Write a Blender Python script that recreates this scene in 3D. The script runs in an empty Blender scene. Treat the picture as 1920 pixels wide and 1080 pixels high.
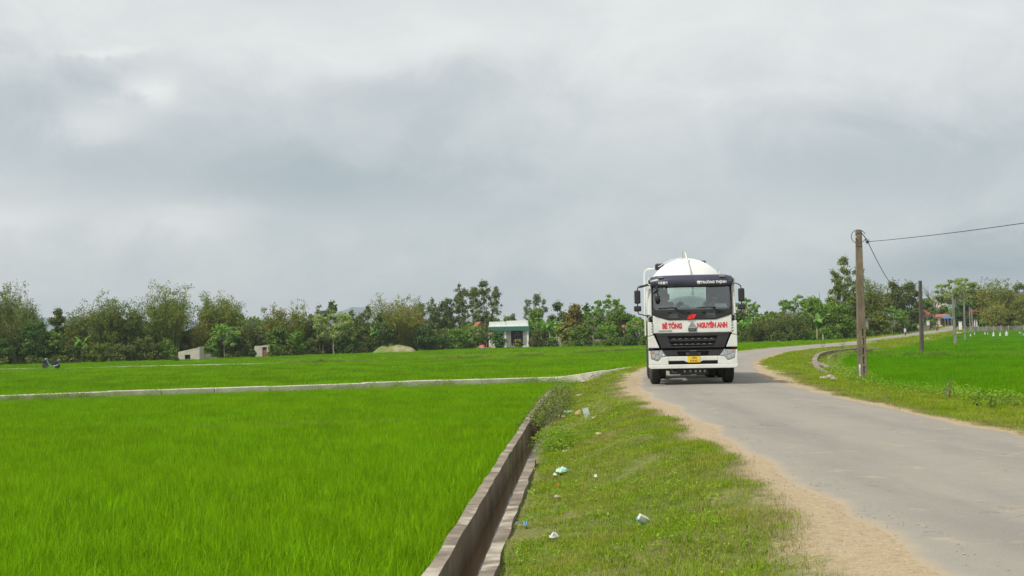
import bpy, math, random
import numpy as np
from mathutils import Matrix, Vector, Quaternion

sc = bpy.context.scene
COL = sc.collection
rnd = random.Random(7)
R = math.radians

# ------------------------------------------------------------------ camera
CAMZ = 1.7
FPX = 2667.0
cam_d = bpy.data.cameras.new('camera')
cam = bpy.data.objects.new('camera', cam_d); COL.objects.link(cam)
cam_d.sensor_width = 36.0; cam_d.lens = FPX / 1920 * 36.0
cam_d.clip_start = 0.1; cam_d.clip_end = 9000
cam_rot = Matrix.Rotation(R(90) + math.atan(77 / FPX), 4, 'X') @ Matrix.Rotation(R(-1.15), 4, 'Z')
cam.matrix_world = Matrix.Translation((0, 0, CAMZ)) @ cam_rot
sc.camera = cam

# ------------------------------------------------------------------ light
SUN_DIR = Vector((-0.62, -0.50, 1.05)).normalized()      # towards the sun
sun_d = bpy.data.lights.new('sun', 'SUN'); sun_d.energy = 2.9; sun_d.angle = R(3.0)
sun_d.color = (1.0, 0.955, 0.88)
sun = bpy.data.objects.new('sun', sun_d); COL.objects.link(sun)
sun.rotation_euler = SUN_DIR.to_track_quat('Z', 'Y').to_euler()
sc.view_settings.view_transform = 'Standard'
sc.view_settings.look = 'None'
sc.view_settings.exposure = 0.42
sc.view_settings.gamma = 1.0
sc.view_settings.use_curve_mapping = False

def ray(px, py):
    d = cam_rot.to_3x3() @ Vector(((px - 960) / FPX, -(py - 540) / FPX, -1.0))
    return d / d.y

# world: nishita sky veiled by a broken grey cloud deck
world = bpy.data.worlds.new('World'); sc.world = world; world.use_nodes = True
wn, wl = world.node_tree.nodes, world.node_tree.links
wn.clear()
def wnode(t, **k):
    n = wn.new(t)
    for a, b in k.items(): setattr(n, a, b)
    return n
def wmath(op, a, b=None, c=None, clamp=False):
    n = wn.new('ShaderNodeMath'); n.operation = op; n.use_clamp = clamp
    for i, v in enumerate((a, b, c)):
        if v is None: continue
        if isinstance(v, (int, float)): n.inputs[i].default_value = v
        else: wl.new(v, n.inputs[i])
    return n.outputs[0]
SKYK = 0.1
tc = wnode('ShaderNodeTexCoord')
sep = wnode('ShaderNodeSeparateXYZ'); wl.new(tc.outputs['Generated'], sep.inputs[0])
SX, SY, SZ = sep.outputs
mp = wnode('ShaderNodeMapping'); mp.inputs['Scale'].default_value = (1.0, 1.0, 1.7)
wl.new(tc.outputs['Generated'], mp.inputs[0])
def wnoise(scale, det, rough, dist, off):
    n = wnode('ShaderNodeTexNoise'); m = wnode('ShaderNodeMapping')
    m.inputs['Location'].default_value = off
    wl.new(mp.outputs[0], m.inputs[0]); wl.new(m.outputs[0], n.inputs['Vector'])
    n.inputs['Scale'].default_value = scale; n.inputs['Detail'].default_value = det
    n.inputs['Roughness'].default_value = rough; n.inputs['Distortion'].default_value = dist
    return n.outputs['Fac']
n1 = wnoise(4.5, 5, 0.5, 0.25, (3.1, 1.7, 0.4))
n2 = wnoise(11.0, 8, 0.62, 0.5, (0.0, 5.0, 2.0))
def blob(px, py, rx, ry, amp):
    """a soft cloud mass lying in one direction of the sky"""
    d = ray(px, py); d.normalize()
    # wobble the outline with the fine noise
    wob = wmath('MULTIPLY', wmath('SUBTRACT', n2, 0.5), 0.10)
    ax = wmath('DIVIDE', wmath('SUBTRACT', wmath('ADD', SX, wob), d.x), rx / FPX)
    az = wmath('DIVIDE', wmath('SUBTRACT', wmath('ADD', SZ, wmath('MULTIPLY', wob, .5)), d.z), ry / FPX)
    r2 = wmath('ADD', wmath('MULTIPLY', ax, ax), wmath('MULTIPLY', az, az))
    g = wmath('POWER', 2.718, wmath('MULTIPLY', r2, -1.0))
    front = wmath('GREATER_THAN', SY, 0.0)
    return wmath('MULTIPLY', wmath('MULTIPLY', g, front), amp)
acc = wmath('MULTIPLY', wmath('SUBTRACT', n1, 0.5), 0.45)
acc = wmath('ADD', acc, wmath('MULTIPLY', wmath('SUBTRACT', n2, 0.5), 0.50))
for b in ((520, 290, 330, 100, -0.17), (640, 345, 290, 60, -0.19), (40, 190, 150, 90, -0.18), (1640, 290, 230, 80, -0.22),
          (850, 170, 220, 80, -0.06), (268, 185, 48, 30, 0.36), (185, 105, 60, 12, 0.20), (150, 235, 60, 30, 0.14), (340, 415, 120, 40, 0.26), (30, 400, 120, 30, 0.16), (180, 240, 90, 40, .16),
          (1500, 90, 500, 110, 0.10), (560, 90, 420, 80, 0.16), (700, 165, 200, 40, -.10), (1850, 500, 220, 55, -0.42), (1200, 540, 900, 45, -0.08),
          (1500, 420, 160, 30, 0.06)):
    acc = wmath('ADD', acc, blob(*b))
acc = wmath('ADD', acc, wmath('MINIMUM', wmath('MAXIMUM', wmath('MULTIPLY', wmath('SUBTRACT', SZ, .205), 2.2), -.19), 0.0))
fac = wmath('ADD', acc, 0.635, clamp=True)
ramp = wnode('ShaderNodeValToRGB'); wl.new(fac, ramp.inputs[0])
cr = ramp.color_ramp
cr.elements[0].position = 0.0; cr.elements[0].color = (0.262, 0.322, 0.352, 1)
cr.elements[1].position = 1.0; cr.elements[1].color = (0.70, 0.71, 0.70, 1)
e = cr.elements.new(0.36); e.color = (0.408, 0.445, 0.458, 1)
e = cr.elements.new(0.68); e.color = (0.558, 0.575, 0.573, 1)
sky = wnode('ShaderNodeTexSky'); sky.sky_type = 'NISHITA'; sky.sun_disc = False
sky.sun_elevation = math.asin(SUN_DIR.z); sky.sun_rotation = math.atan2(SUN_DIR.x, SUN_DIR.y)
gain = wnode('ShaderNodeVectorMath', operation='SCALE'); wl.new(ramp.outputs[0], gain.inputs[0])
gain.inputs['Scale'].default_value = 1.03 / SKYK
mix = wnode('ShaderNodeMix', data_type='RGBA'); mix.inputs[0].default_value = 0.94
wl.new(sky.outputs[0], mix.inputs[6]); wl.new(gain.outputs[0], mix.inputs[7])
bg = wnode('ShaderNodeBackground'); bg.inputs['Strength'].default_value = SKYK
wl.new(mix.outputs[2], bg.inputs['Color'])
wo = wnode('ShaderNodeOutputWorld'); wl.new(bg.outputs[0], wo.inputs['Surface'])

sc.cycles.use_denoising = True; sc.cycles.use_adaptive_sampling = False
sc.cycles.denoiser = 'OPENIMAGEDENOISE'; sc.cycles.denoising_input_passes = 'RGB_ALBEDO_NORMAL'; sc.cycles.denoising_prefilter = 'NONE'
sc.cycles.max_bounces = 6; sc.cycles.diffuse_bounces = 3; sc.cycles.transparent_max_bounces = 12
sc.cycles.volume_bounces = 0

# ------------------------------------------------------------------ helpers
def tag(o, label=None, cat=None, group=None, kind=None):
    if label: o['label'] = label
    if cat: o['category'] = cat
    if group: o['group'] = group
    if kind: o['kind'] = kind
    return o
def empty(name, loc, rz=0.0, label=None, cat=None, group=None):
    o = bpy.data.objects.new(name, None); COL.objects.link(o)
    o.empty_display_size = .3
    o.location = loc; o.rotation_euler = (0, 0, rz)
    return tag(o, label, cat, group)
def link(name, me, mats, parent=None):
    o = bpy.data.objects.new(name, me); COL.objects.link(o)
    if not isinstance(mats, (list, tuple)): mats = [mats]
    if len(me.materials) == 0:
        for m in mats: me.materials.append(m)
    if parent: o.parent = parent
    return o
def copy_tree(o, parent=None):
    c = o.copy(); COL.objects.link(c); c.parent = parent
    for ch in list(o.children): copy_tree(ch, c)
    return c

class MB:
    def __init__(s): s.v = []; s.f = []; s.mi = []
    def add(s, vs, fs, mi=0):
        b = len(s.v); s.v += [tuple(v) for v in vs]
        s.f += [tuple(i + b for i in f) for f in fs]; s.mi += [mi] * len(fs); return s
    def box(s, x0, x1, y0, y1, z0, z1, mi=0):
        vs = [(x, y, z) for x in (x0, x1) for y in (y0, y1) for z in (z0, z1)]
        return s.add(vs, [(0,1,3,2),(4,6,7,5),(0,4,5,1),(2,3,7,6),(0,2,6,4),(1,5,7,3)], mi)
    def hexa(s, p, mi=0):      # 8 corners: bottom 4 then top 4
        return s.add(p, [(3,2,1,0),(4,5,6,7),(0,1,5,4),(1,2,6,5),(2,3,7,6),(3,0,4,7)], mi)
    def prism(s, pts, y0, y1, mi=0, shear=0.0):   # polygon in xz, extruded along y; shear: dy per m of z
        n = len(pts); z0 = min(p[1] for p in pts)
        vs = [(x, y0 + (z - z0) * shear, z) for x, z in pts] + [(x, y1 + (z - z0) * shear, z) for x, z in pts]
        return s.add(vs, [tuple(range(n)), tuple(range(2*n-1, n-1, -1))] + [(i, i+n, (i+1) % n + n, (i+1) % n) for i in range(n)], mi)
    def prismx(s, pts, x0, x1, mi=0):   # polygon in yz
        n = len(pts)
        vs = [(x0, y, z) for y, z in pts] + [(x1, y, z) for y, z in pts]
        return s.add(vs, [tuple(range(n)), tuple(range(2*n-1, n-1, -1))] + [(i, i+n, (i+1) % n + n, (i+1) % n) for i in range(n)], mi)
    def tube(s, path, r, n=8, mi=0, cap=True):
        path = [Vector(p) for p in path]; m = len(path)
        rr = r if isinstance(r, (list, tuple)) else [r] * m
        up = None; rings = []
        for i, p in enumerate(path):
            t = (path[min(i+1, m-1)] - path[max(i-1, 0)]).normalized()
            if up is None:
                up = Vector((0, 0, 1)) if abs(t.z) < .9 else Vector((1, 0, 0))
            a = t.cross(up)
            if a.length < 1e-4: a = t.cross(Vector((0, 1, 0)))
            a.normalize(); b = a.cross(t).normalized(); up = b
            rings.append([p + (a * math.cos(2*math.pi*k/n) + b * math.sin(2*math.pi*k/n)) * rr[i] for k in range(n)])
        vs = [q for ring in rings for q in ring]; fs = []
        for i in range(m - 1):
            for k in range(n):
                fs.append((i*n+k, i*n+(k+1) % n, (i+1)*n+(k+1) % n, (i+1)*n+k))
        if cap: fs += [tuple(range(n-1, -1, -1)), tuple((m-1)*n + k for k in range(n))]
        return s.add(vs, fs, mi)
    def lathe(s, prof, axis='x', c=(0,0,0), n=32, mi=0):     # prof: (a, r) along the axis
        vs = []; m = len(prof)
        for a, r in prof:
            for k in range(n):
                u, w = r * math.cos(2*math.pi*k/n), r * math.sin(2*math.pi*k/n)
                p = {'x': (a, u, w), 'y': (u, a, w), 'z': (u, w, a)}[axis]
                vs.append((c[0]+p[0], c[1]+p[1], c[2]+p[2]))
        fs = [(i*n+k, i*n+(k+1) % n, (i+1)*n+(k+1) % n, (i+1)*n+k) for i in range(m-1) for k in range(n)]
        fs += [tuple(range(n-1, -1, -1)), tuple((m-1)*n + k for k in range(n))]
        return s.add(vs, fs, mi)
    def ball(s, c, rx, ry, rz, n=12, m=8, mi=0):
        prof = [(-math.cos(math.pi*i/m), max(.02, math.sin(math.pi*i/m))) for i in range(m+1)]
        b = len(s.v); s.lathe(prof, 'z', (0,0,0), n, mi)
        for i in range(b, len(s.v)):
            v = s.v[i]; s.v[i] = (c[0]+v[0]*rx, c[1]+v[1]*ry, c[2]+v[2]*rz)
        return s
    def build(s, name, mats, parent=None, bevel=0, seg=2, smooth=False, flip=False):
        me = bpy.data.meshes.new(name); me.from_pydata(s.v, [], s.f)
        if not isinstance(mats, (list, tuple)): mats = [mats]
        for m in mats: me.materials.append(m)
        if len(mats) > 1: me.polygons.foreach_set('material_index', s.mi)
        import bmesh
        bm = bmesh.new(); bm.from_mesh(me); bmesh.ops.recalc_face_normals(bm, faces=bm.faces); bm.to_mesh(me); bm.free()
        if smooth:
            me.polygons.foreach_set('use_smooth', [True] * len(me.polygons))
            try: me.set_sharp_from_angle(angle=R(42))
            except Exception: pass
        me.update()
        o = link(name, me, mats, parent)
        if bevel:
            b = o.modifiers.new('bevel', 'BEVEL'); b.width = bevel; b.segments = seg; b.limit_method = 'ANGLE'
        return o

# ------------------------------------------------------------------ materials
def nodes_of(name):
    m = bpy.data.materials.new(name); m.use_nodes = True
    nt = m.node_tree; nt.nodes.clear()
    out = nt.nodes.new('ShaderNodeOutputMaterial')
    return m, nt, out
class NT:
    def __init__(s, nt): s.nt = nt
    def n(s, t, **k):
        x = s.nt.nodes.new(t)
        for a, b in k.items(): setattr(x, a, b)
        return x
    def l(s, a, b): s.nt.links.new(a, b)
    def m(s, op, a, b=None, c=None, clamp=False):
        n = s.nt.nodes.new('ShaderNodeMath'); n.operation = op; n.use_clamp = clamp
        for i, v in enumerate((a, b, c)):
            if v is None: continue
            if isinstance(v, (int, float)): n.inputs[i].default_value = v
            else: s.l(v, n.inputs[i])
        return n.outputs[0]
    def noise(s, vec, scale, det=4, rough=.55, dist=0):
        n = s.n('ShaderNodeTexNoise'); s.l(vec, n.inputs['Vector'])
        n.inputs['Scale'].default_value = scale; n.inputs['Detail'].default_value = det
        n.inputs['Roughness'].default_value = rough; n.inputs['Distortion'].default_value = dist
        return n.outputs['Fac']
    def mixc(s, f, a, b):
        n = s.n('ShaderNodeMix', data_type='RGBA')
        for i, v in ((0, f), (6, a), (7, b)):
            if isinstance(v, (int, float)): n.inputs[i].default_value = v
            elif isinstance(v, tuple): n.inputs[i].default_value = (v[0], v[1], v[2], 1)
            else: s.l(v, n.inputs[i])
        return n.outputs[2]
    def step(s, v, a, b):
        n = s.n('ShaderNodeMapRange'); n.interpolation_type = 'SMOOTHSTEP'; s.l(v, n.inputs[0])
        n.inputs[1].default_value = a; n.inputs[2].default_value = b
        return n.outputs[0]
def pm(name, c1, c2=None, scale=4.0, rough=.6, metal=0.0, bump=0.0, bscale=None, stretch=(1,1,1), coat=0.0, lo=.35, hi=.65, c3=None):
    m, nt, out = nodes_of(name); N = NT(nt)
    p = N.n('ShaderNodeBsdfPrincipled'); N.l(p.outputs[0], out.inputs[0])
    p.inputs['Roughness'].default_value = rough; p.inputs['Metallic'].default_value = metal
    p.inputs['Coat Weight'].default_value = coat
    if c2 is None: c2 = tuple(x * .86 for x in c1)
    t = N.n('ShaderNodeTexCoord'); mpp = N.n('ShaderNodeMapping'); N.l(t.outputs['Object'], mpp.inputs[0])
    mpp.inputs['Scale'].default_value = stretch
    f = N.step(N.noise(mpp.outputs[0], scale, 5, .6), lo, hi)
    c = N.mixc(f, c1, c2)
    if c3 is not None:
        c = N.mixc(N.m('MULTIPLY', N.step(N.noise(mpp.outputs[0], scale * .37, 6, .65), .52, .66), .8), c, c3)
    N.l(c, p.inputs['Base Color'])
    if bump:
        b = N.n('ShaderNodeBump'); b.inputs['Strength'].default_value = bump; b.inputs['Distance'].default_value = .02
        N.l(N.noise(mpp.outputs[0], bscale or scale * 6, 4), b.inputs['Height']); N.l(b.outputs[0], p.inputs['Normal'])
    return m
def leafmat(name, ca, cb, cc=None, transl=.35, wscale=.12, rough=.6, rv=.3, gl_=.012):
    """foliage: per-leaf tint attribute plus slow variation over the ground"""
    m, nt, out = nodes_of(name); N = NT(nt)
    at = N.n('ShaderNodeAttribute'); at.attribute_name = 'tint'
    geo = N.n('ShaderNodeNewGeometry'); oi = N.n('ShaderNodeObjectInfo')
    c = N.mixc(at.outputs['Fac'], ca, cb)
    if cc is not None:
        f = N.step(N.noise(geo.outputs['Position'], wscale, 4, .6), .42, .66)
        c = N.mixc(N.m('MULTIPLY', f, .75), c, cc)
    r = N.m('ADD', N.m('MULTIPLY', oi.outputs['Random'], rv), 1.0 - rv * .5)
    v = N.n('ShaderNodeVectorMath', operation='SCALE'); N.l(c, v.inputs[0]); N.l(r, v.inputs['Scale'])
    d = N.n('ShaderNodeBsdfDiffuse'); tr = N.n('ShaderNodeBsdfTranslucent')
    N.l(v.outputs[0], d.inputs[0]); N.l(v.outputs[0], tr.inputs[0])
    mx = N.n('ShaderNodeMixShader'); mx.inputs[0].default_value = transl
    N.l(d.outputs[0], mx.inputs[1]); N.l(tr.outputs[0], mx.inputs[2])
    g = N.n('ShaderNodeBsdfGlossy'); g.inputs['Roughness'].default_value = .45
    g.inputs[0].default_value = (.8, .8, .8, 1)
    mx2 = N.n('ShaderNodeMixShader'); mx2.inputs[0].default_value = gl_
    N.l(mx.outputs[0], mx2.inputs[1]); N.l(g.outputs[0], mx2.inputs[2])
    N.l(mx2.outputs[0], out.inputs[0])
    return m

M = {}
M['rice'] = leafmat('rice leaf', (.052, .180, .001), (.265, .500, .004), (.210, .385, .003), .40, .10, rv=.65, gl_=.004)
M['rice_r'] = leafmat('rice leaf deep', (.040, .180, .001), (.165, .410, .004), (.185, .370, .003), .40, .08, rv=.6, gl_=.004)
M['grass'] = leafmat('verge grass', (.085, .190, .004), (.34, .46, .020), (.31, .31, .055), .35, 1.1, rv=.6, gl_=.004)
M['weed'] = leafmat('weed leaf', (.13, .28, .018), (.30, .46, .045), (.28, .34, .04), .35, .6, rv=.4)
M['weed_dark'] = leafmat('dark weed leaf', (0.095, 0.182, 0.030), (0.203, 0.273, 0.050), (0.176, 0.130, 0.060), .3, 1.2)
M['drygrass'] = leafmat('dry grass', (.34, .27, .12), (.24, .22, .08), None, .3)
M['bamboo'] = leafmat('bamboo leaf', (.095, .145, .020), (.290, .310, .055), (.15, .225, .035), .3, .22)
M['bamboo_g'] = leafmat('golden bamboo leaf', (0.163, 0.183, 0.025), (0.300, 0.275, 0.051), (0.163, 0.232, 0.038), .3, .2)
M['euca'] = leafmat('eucalyptus leaf', (0.094, 0.146, 0.043), (0.188, 0.238, 0.068), (0.150, 0.195, 0.043), .3, .3)
M['euca_far'] = leafmat('haze-greyed far leaf', (0.125, 0.183, 0.081), (0.206, 0.256, 0.111), None, .3)  # distant trees: paling by haze is put into the leaf colour
M['dark'] = leafmat('dark evergreen leaf', (0.044, 0.104, 0.024), (0.100, 0.201, 0.038), (0.106, 0.159, 0.030), .3, .3)
M['mid'] = leafmat('broad leaf', (0.088, 0.171, 0.025), (0.188, 0.305, 0.043), (0.163, 0.195, 0.030), .32, .3)
M['bright'] = leafmat('bright leaf', (0.138, 0.281, 0.034), (0.275, 0.451, 0.064), (0.150, 0.268, 0.034), .36, .3)
M['pale'] = leafmat('pale blossom leaf', (0.200, 0.305, 0.060), (0.425, 0.488, 0.153), (0.175, 0.281, 0.051), .36, .5)
M['orange'] = leafmat('flushing leaf', (0.100, 0.146, 0.025), (0.338, 0.232, 0.051), (0.075, 0.122, 0.021), .3, .5)
M['brown'] = leafmat('brownish scrub leaf', (.090, .130, .026), (.20, .21, .055), (.075, .13, .025), .3, .35)
M['banana'] = leafmat('banana leaf', (0.138, 0.293, 0.043), (0.250, 0.439, 0.085), None, .4)
M['flower'] = leafmat('pale flower', (.52, .48, .60), (.66, .64, .70), None, .3)
M['yflower'] = leafmat('yellow flower', (.75, .55, .03), (.8, .65, .1), None, .3)
M['bark'] = pm('bark', (.22, .18, .13), (.12, .09, .06), 6, .9, bump=.4)
M['bark_pale'] = pm('pale bark', (.42, .39, .33), (.26, .23, .18), 5, .9, bump=.3)
M['culm'] = pm('bamboo culm', (.34, .36, .16), (.24, .25, .10), 5, .6)
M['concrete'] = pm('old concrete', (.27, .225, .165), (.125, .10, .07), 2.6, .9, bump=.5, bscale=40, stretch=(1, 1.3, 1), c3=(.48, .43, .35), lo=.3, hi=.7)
M['concrete_wet'] = pm('dark side concrete', (.15, .118, .072), (.22, .18, .12), 3, .85, bump=.5, bscale=22, stretch=(1, .6, .5), c3=(.05, .055, .02))  # wall faces: darker brown than the top, with dark green patches
M['path'] = pm('pale path concrete', (.55, .51, .43), (.42, .39, .31), 1.2, .9, bump=.3, c3=(.26, .25, .15))
M['pole'] = pm('pole concrete', (.23, .185, .125), (.14, .11, .072), 5, .95, bump=.5, stretch=(1, 1, .35), c3=(.12, .12, .06))
M['pole_dark'] = pm('dark pole concrete', (.115, .10, .082), (.075, .068, .055), 5, .95, stretch=(1, 1, .35))
M['pole_grey'] = pm('grey pole concrete', (.27, .26, .23), (.17, .165, .14), 5, .95, stretch=(1, 1, .35), c3=(.13, .14, .08))
M['wire'] = pm('black cable', (.02, .02, .02), rough=.5)
M['white'] = pm('white truck paint', (.70, .71, .67), (.63, .63, .58), 2.5, .35, coat=.4, c3=(.54, .52, .45))
M['tankwhite'] = pm('white tank paint', (.75, .75, .73), (.69, .69, .66), 1.2, .45, coat=.2)
M['navy'] = pm('dark visor paint', (.030, .032, .060), (.045, .046, .075), 3, .35)
M['blackp'] = pm('black plastic', (.018, .019, .020), (.026, .027, .028), 4, .45)
M['blackm'] = pm('matt black', (.010, .010, .011), rough=.85)
M['tyre'] = pm('dusty tyre rubber', (.030, .028, .026), (.055, .050, .044), 8, .9, bump=.3)
M['chassis'] = pm('chassis paint', (.030, .032, .032), (.055, .052, .045), 5, .7)
M['red'] = pm('red vinyl', (.62, .035, .05), (.58, .03, .045), rough=.5)
M['redem'] = pm('red reflector', (.75, .03, .02), rough=.3)
M['chrome'] = pm('chrome', (.62, .63, .64), (.5, .5, .52), 8, .22, 1.0)
M['silver'] = pm('satin silver', (.36, .37, .38), (.26, .27, .28), 6, .4, .6)
M['plate'] = pm('yellow plate', (.80, .52, .03), (.78, .50, .03), rough=.5)
M['lampglass'] = pm('lamp lens', (.50, .52, .54), (.30, .32, .34), 20, .1, .5)
M['lampbowl'] = pm('lamp bowl', (.75, .77, .80), rough=.12, metal=.9)
M['amber'] = pm('amber lens', (.75, .25, .04), rough=.25)
M['seat'] = pm('grey seat cloth', (.18, .18, .19), rough=.95)
M['dash'] = pm('dashboard plastic', (.20, .22, .22), rough=.7)
M['paper'] = pm('white paper', (.80, .80, .80), rough=.9)
M['stucco'] = pm('white stucco', (.82, .81, .77), (.74, .73, .69), 1.5, .9)
M['grimy'] = pm('stained render wall', (.40, .38, .31), (.50, .47, .40), 1.0, .95, c3=(.18, .17, .13))
M['cream'] = pm('cream render', (.62, .58, .42), (.52, .48, .35), 1.5, .9)
M['greenmetal'] = pm('green sheet metal', (.035, .15, .11), (.05, .17, .13), 2, .45)
M['greentile'] = pm('pale green roof sheet', (.16, .30, .26), (.22, .34, .30), 3, .6)
M['tile'] = pm('orange clay tile', (.36, .13, .07), (.26, .10, .06), 5, .9)
M['redroof'] = pm('red metal roof', (.30, .055, .04), (.24, .05, .04), 2, .5)
M['redwall'] = pm('red board', (.24, .03, .035), (.19, .03, .03), 3, .7)
M['door'] = pm('dark wood door', (.060, .022, .014), (.035, .014, .010), 5, .5)
M['reddoor'] = pm('faded red door', (.30, .09, .06), (.22, .07, .05), 6, .8)
M['dkglass'] = pm('dark window glass', (.015, .02, .025), rough=.1)
M['blue'] = pm('blue awning cloth', (.06, .12, .26), (.08, .15, .30), 3, .7)
M['tarp'] = pm('orange tarpaulin', (.65, .17, .04), (.50, .12, .03), 3, .7)
M['tarpblue'] = pm('blue tarpaulin', (.10, .18, .55), (.08, .13, .4), 3, .7)
M['gwall'] = pm('dark masonry wall', (.16, .15, .12), (.25, .23, .19), 1.2, .95, c3=(.07, .075, .05))
M['stone'] = pm('loose stone', (.42, .38, .31), (.28, .25, .20), 6, .95, bump=.5)
M['soil'] = pm('heaped soil', (.19, .20, .06), (.12, .17, .03), .75, .95, bump=.5, c3=(.36, .31, .19), bscale=5)
M['skin'] = pm('skin', (.36, .20, .13), rough=.6)
M['hair'] = pm('black hair', (.012, .010, .010), rough=.5)
M['vest'] = pm('yellow green shirt', (.34, .44, .18), (.40, .50, .22), 6, .9)
M['greyshirt'] = pm('pale grey shirt', (.36, .38, .40), (.30, .32, .34), 6, .9)
M['navyshirt'] = pm('dark jacket', (.02, .025, .05), rough=.9)
M['redp'] = pm('red scooter paint', (.40, .02, .05), rough=.3, coat=.4)
M['bluep'] = pm('dark blue scooter paint', (.015, .022, .07), rough=.25, coat=.4)
M['whitep'] = pm('white scooter paint', (.6, .6, .6), rough=.3, coat=.4)
M['mint'] = pm('mint plastic sheet', (.28, .50, .38), (.38, .58, .46), 9, .4)
M['wplastic'] = pm('white plastic', (.62, .63, .62), (.48, .50, .50), 9, .4)
M['gplastic'] = pm('grey plastic', (.38, .42, .42), (.28, .33, .34), 9, .4)
M['bplastic'] = pm('blue plastic', (.08, .24, .32), (.12, .3, .38), 9, .4)
M['cardboard'] = pm('cardboard', (.52, .40, .26), (.42, .32, .2), 9, .9)
M['hay'] = pm('dry leaves', (.42, .30, .15), (.30, .2, .1), 9, .95)

def glassmat(name, col, rough=.03, ior=1.45):
    m, nt, out = nodes_of(name); N = NT(nt)
    fr = N.n('ShaderNodeFresnel'); fr.inputs[0].default_value = ior
    t = N.n('ShaderNodeBsdfTransparent'); t.inputs[0].default_value = (*col, 1)
    g = N.n('ShaderNodeBsdfGlossy'); g.inputs['Roughness'].default_value = rough
    g.inputs[0].default_value = (.95, 1, 1, 1)
    mx = N.n('ShaderNodeMixShader'); N.l(N.m('ADD', N.m('MULTIPLY', fr.outputs[0], 1.4), .12), mx.inputs[0])
    N.l(t.outputs[0], mx.inputs[1]); N.l(g.outputs[0], mx.inputs[2]); N.l(mx.outputs[0], out.inputs[0])
    return m
M['glass'] = glassmat('tinted windscreen glass', (.80, .90, .88))
def watermat():
    m, nt, out = nodes_of('murky water'); N = NT(nt)
    p = N.n('ShaderNodeBsdfPrincipled'); N.l(p.outputs[0], out.inputs[0])
    geo = N.n('ShaderNodeNewGeometry')
    c = N.mixc(N.noise(geo.outputs['Position'], 2.5, 4), (.16, .085, .028), (.09, .055, .022))
    N.l(c, p.inputs['Base Color']); p.inputs['Roughness'].default_value = .07
    b = N.n('ShaderNodeBump'); b.inputs['Strength'].default_value = .12; b.inputs['Distance'].default_value = .01
    N.l(N.noise(geo.outputs['Position'], 9, 3), b.inputs['Height']); N.l(b.outputs[0], p.inputs['Normal'])
    return m
M['water'] = watermat()

def groundmat():
    m, nt, out = nodes_of('ground'); N = NT(nt)
    p = N.n('ShaderNodeBsdfPrincipled'); N.l(p.outputs[0], out.inputs[0]); p.inputs['Roughness'].default_value = .95
    geo = N.n('ShaderNodeNewGeometry'); P = geo.outputs['Position']
    def attr(n):
        a = N.n('ShaderNodeAttribute'); a.attribute_name = n; return a.outputs['Fac']
    dirt, paddy = attr('dirt'), attr('paddy')
    big, med, fine = N.noise(P, .9, 5, .6), N.noise(P, 4.5, 5, .65), N.noise(P, 38, 4, .6)
    grass = N.mixc(med, (.105, .14, .018), (.20, .20, .045))
    grass = N.mixc(N.m('MULTIPLY', N.step(big, .45, .62), .7), grass, (.27, .20, .09))
    grass = N.mixc(N.m('MULTIPLY', fine, .45), grass, (.06, .075, .02))
    soil = N.mixc(med, (.42, .325, .190), (.32, .24, .14))
    soil = N.mixc(N.step(fine, .52, .68), soil, (.50, .39, .24))
    soil = N.mixc(N.m('MULTIPLY', N.step(N.noise(P, 11, 6, .75), .48, .62), .6), soil, (.26, .19, .11))
    soil = N.mixc(N.m('MULTIPLY', N.step(N.noise(P, 130, 2, .6), .57, .66), .6), soil, (.20, .17, .13))
    soil = N.mixc(N.m('MULTIPLY', N.step(N.noise(P, 110, 2, .6), .60, .70), .6), soil, (.62, .56, .45))
    dd = N.m('ADD', dirt, N.m('MULTIPLY', N.m('SUBTRACT', N.m('ADD', N.m('MULTIPLY', med, .55), N.m('MULTIPLY', fine, .45)), .5), 1.1))
    c = N.mixc(N.step(dd, .26, .72), grass, soil)
    far = N.mixc(big, (.075, .155, .002), (.12, .21, .004))
    c = N.mixc(paddy, c, far)
    N.l(c, p.inputs['Base Color'])
    b = N.n('ShaderNodeBump'); b.inputs['Strength'].default_value = .6; b.inputs['Distance'].default_value = .03
    N.l(N.m('ADD', fine, N.m('MULTIPLY', med, 1.5)), b.inputs['Height']); N.l(b.outputs[0], p.inputs['Normal'])
    return m
M['ground'] = groundmat()
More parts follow.
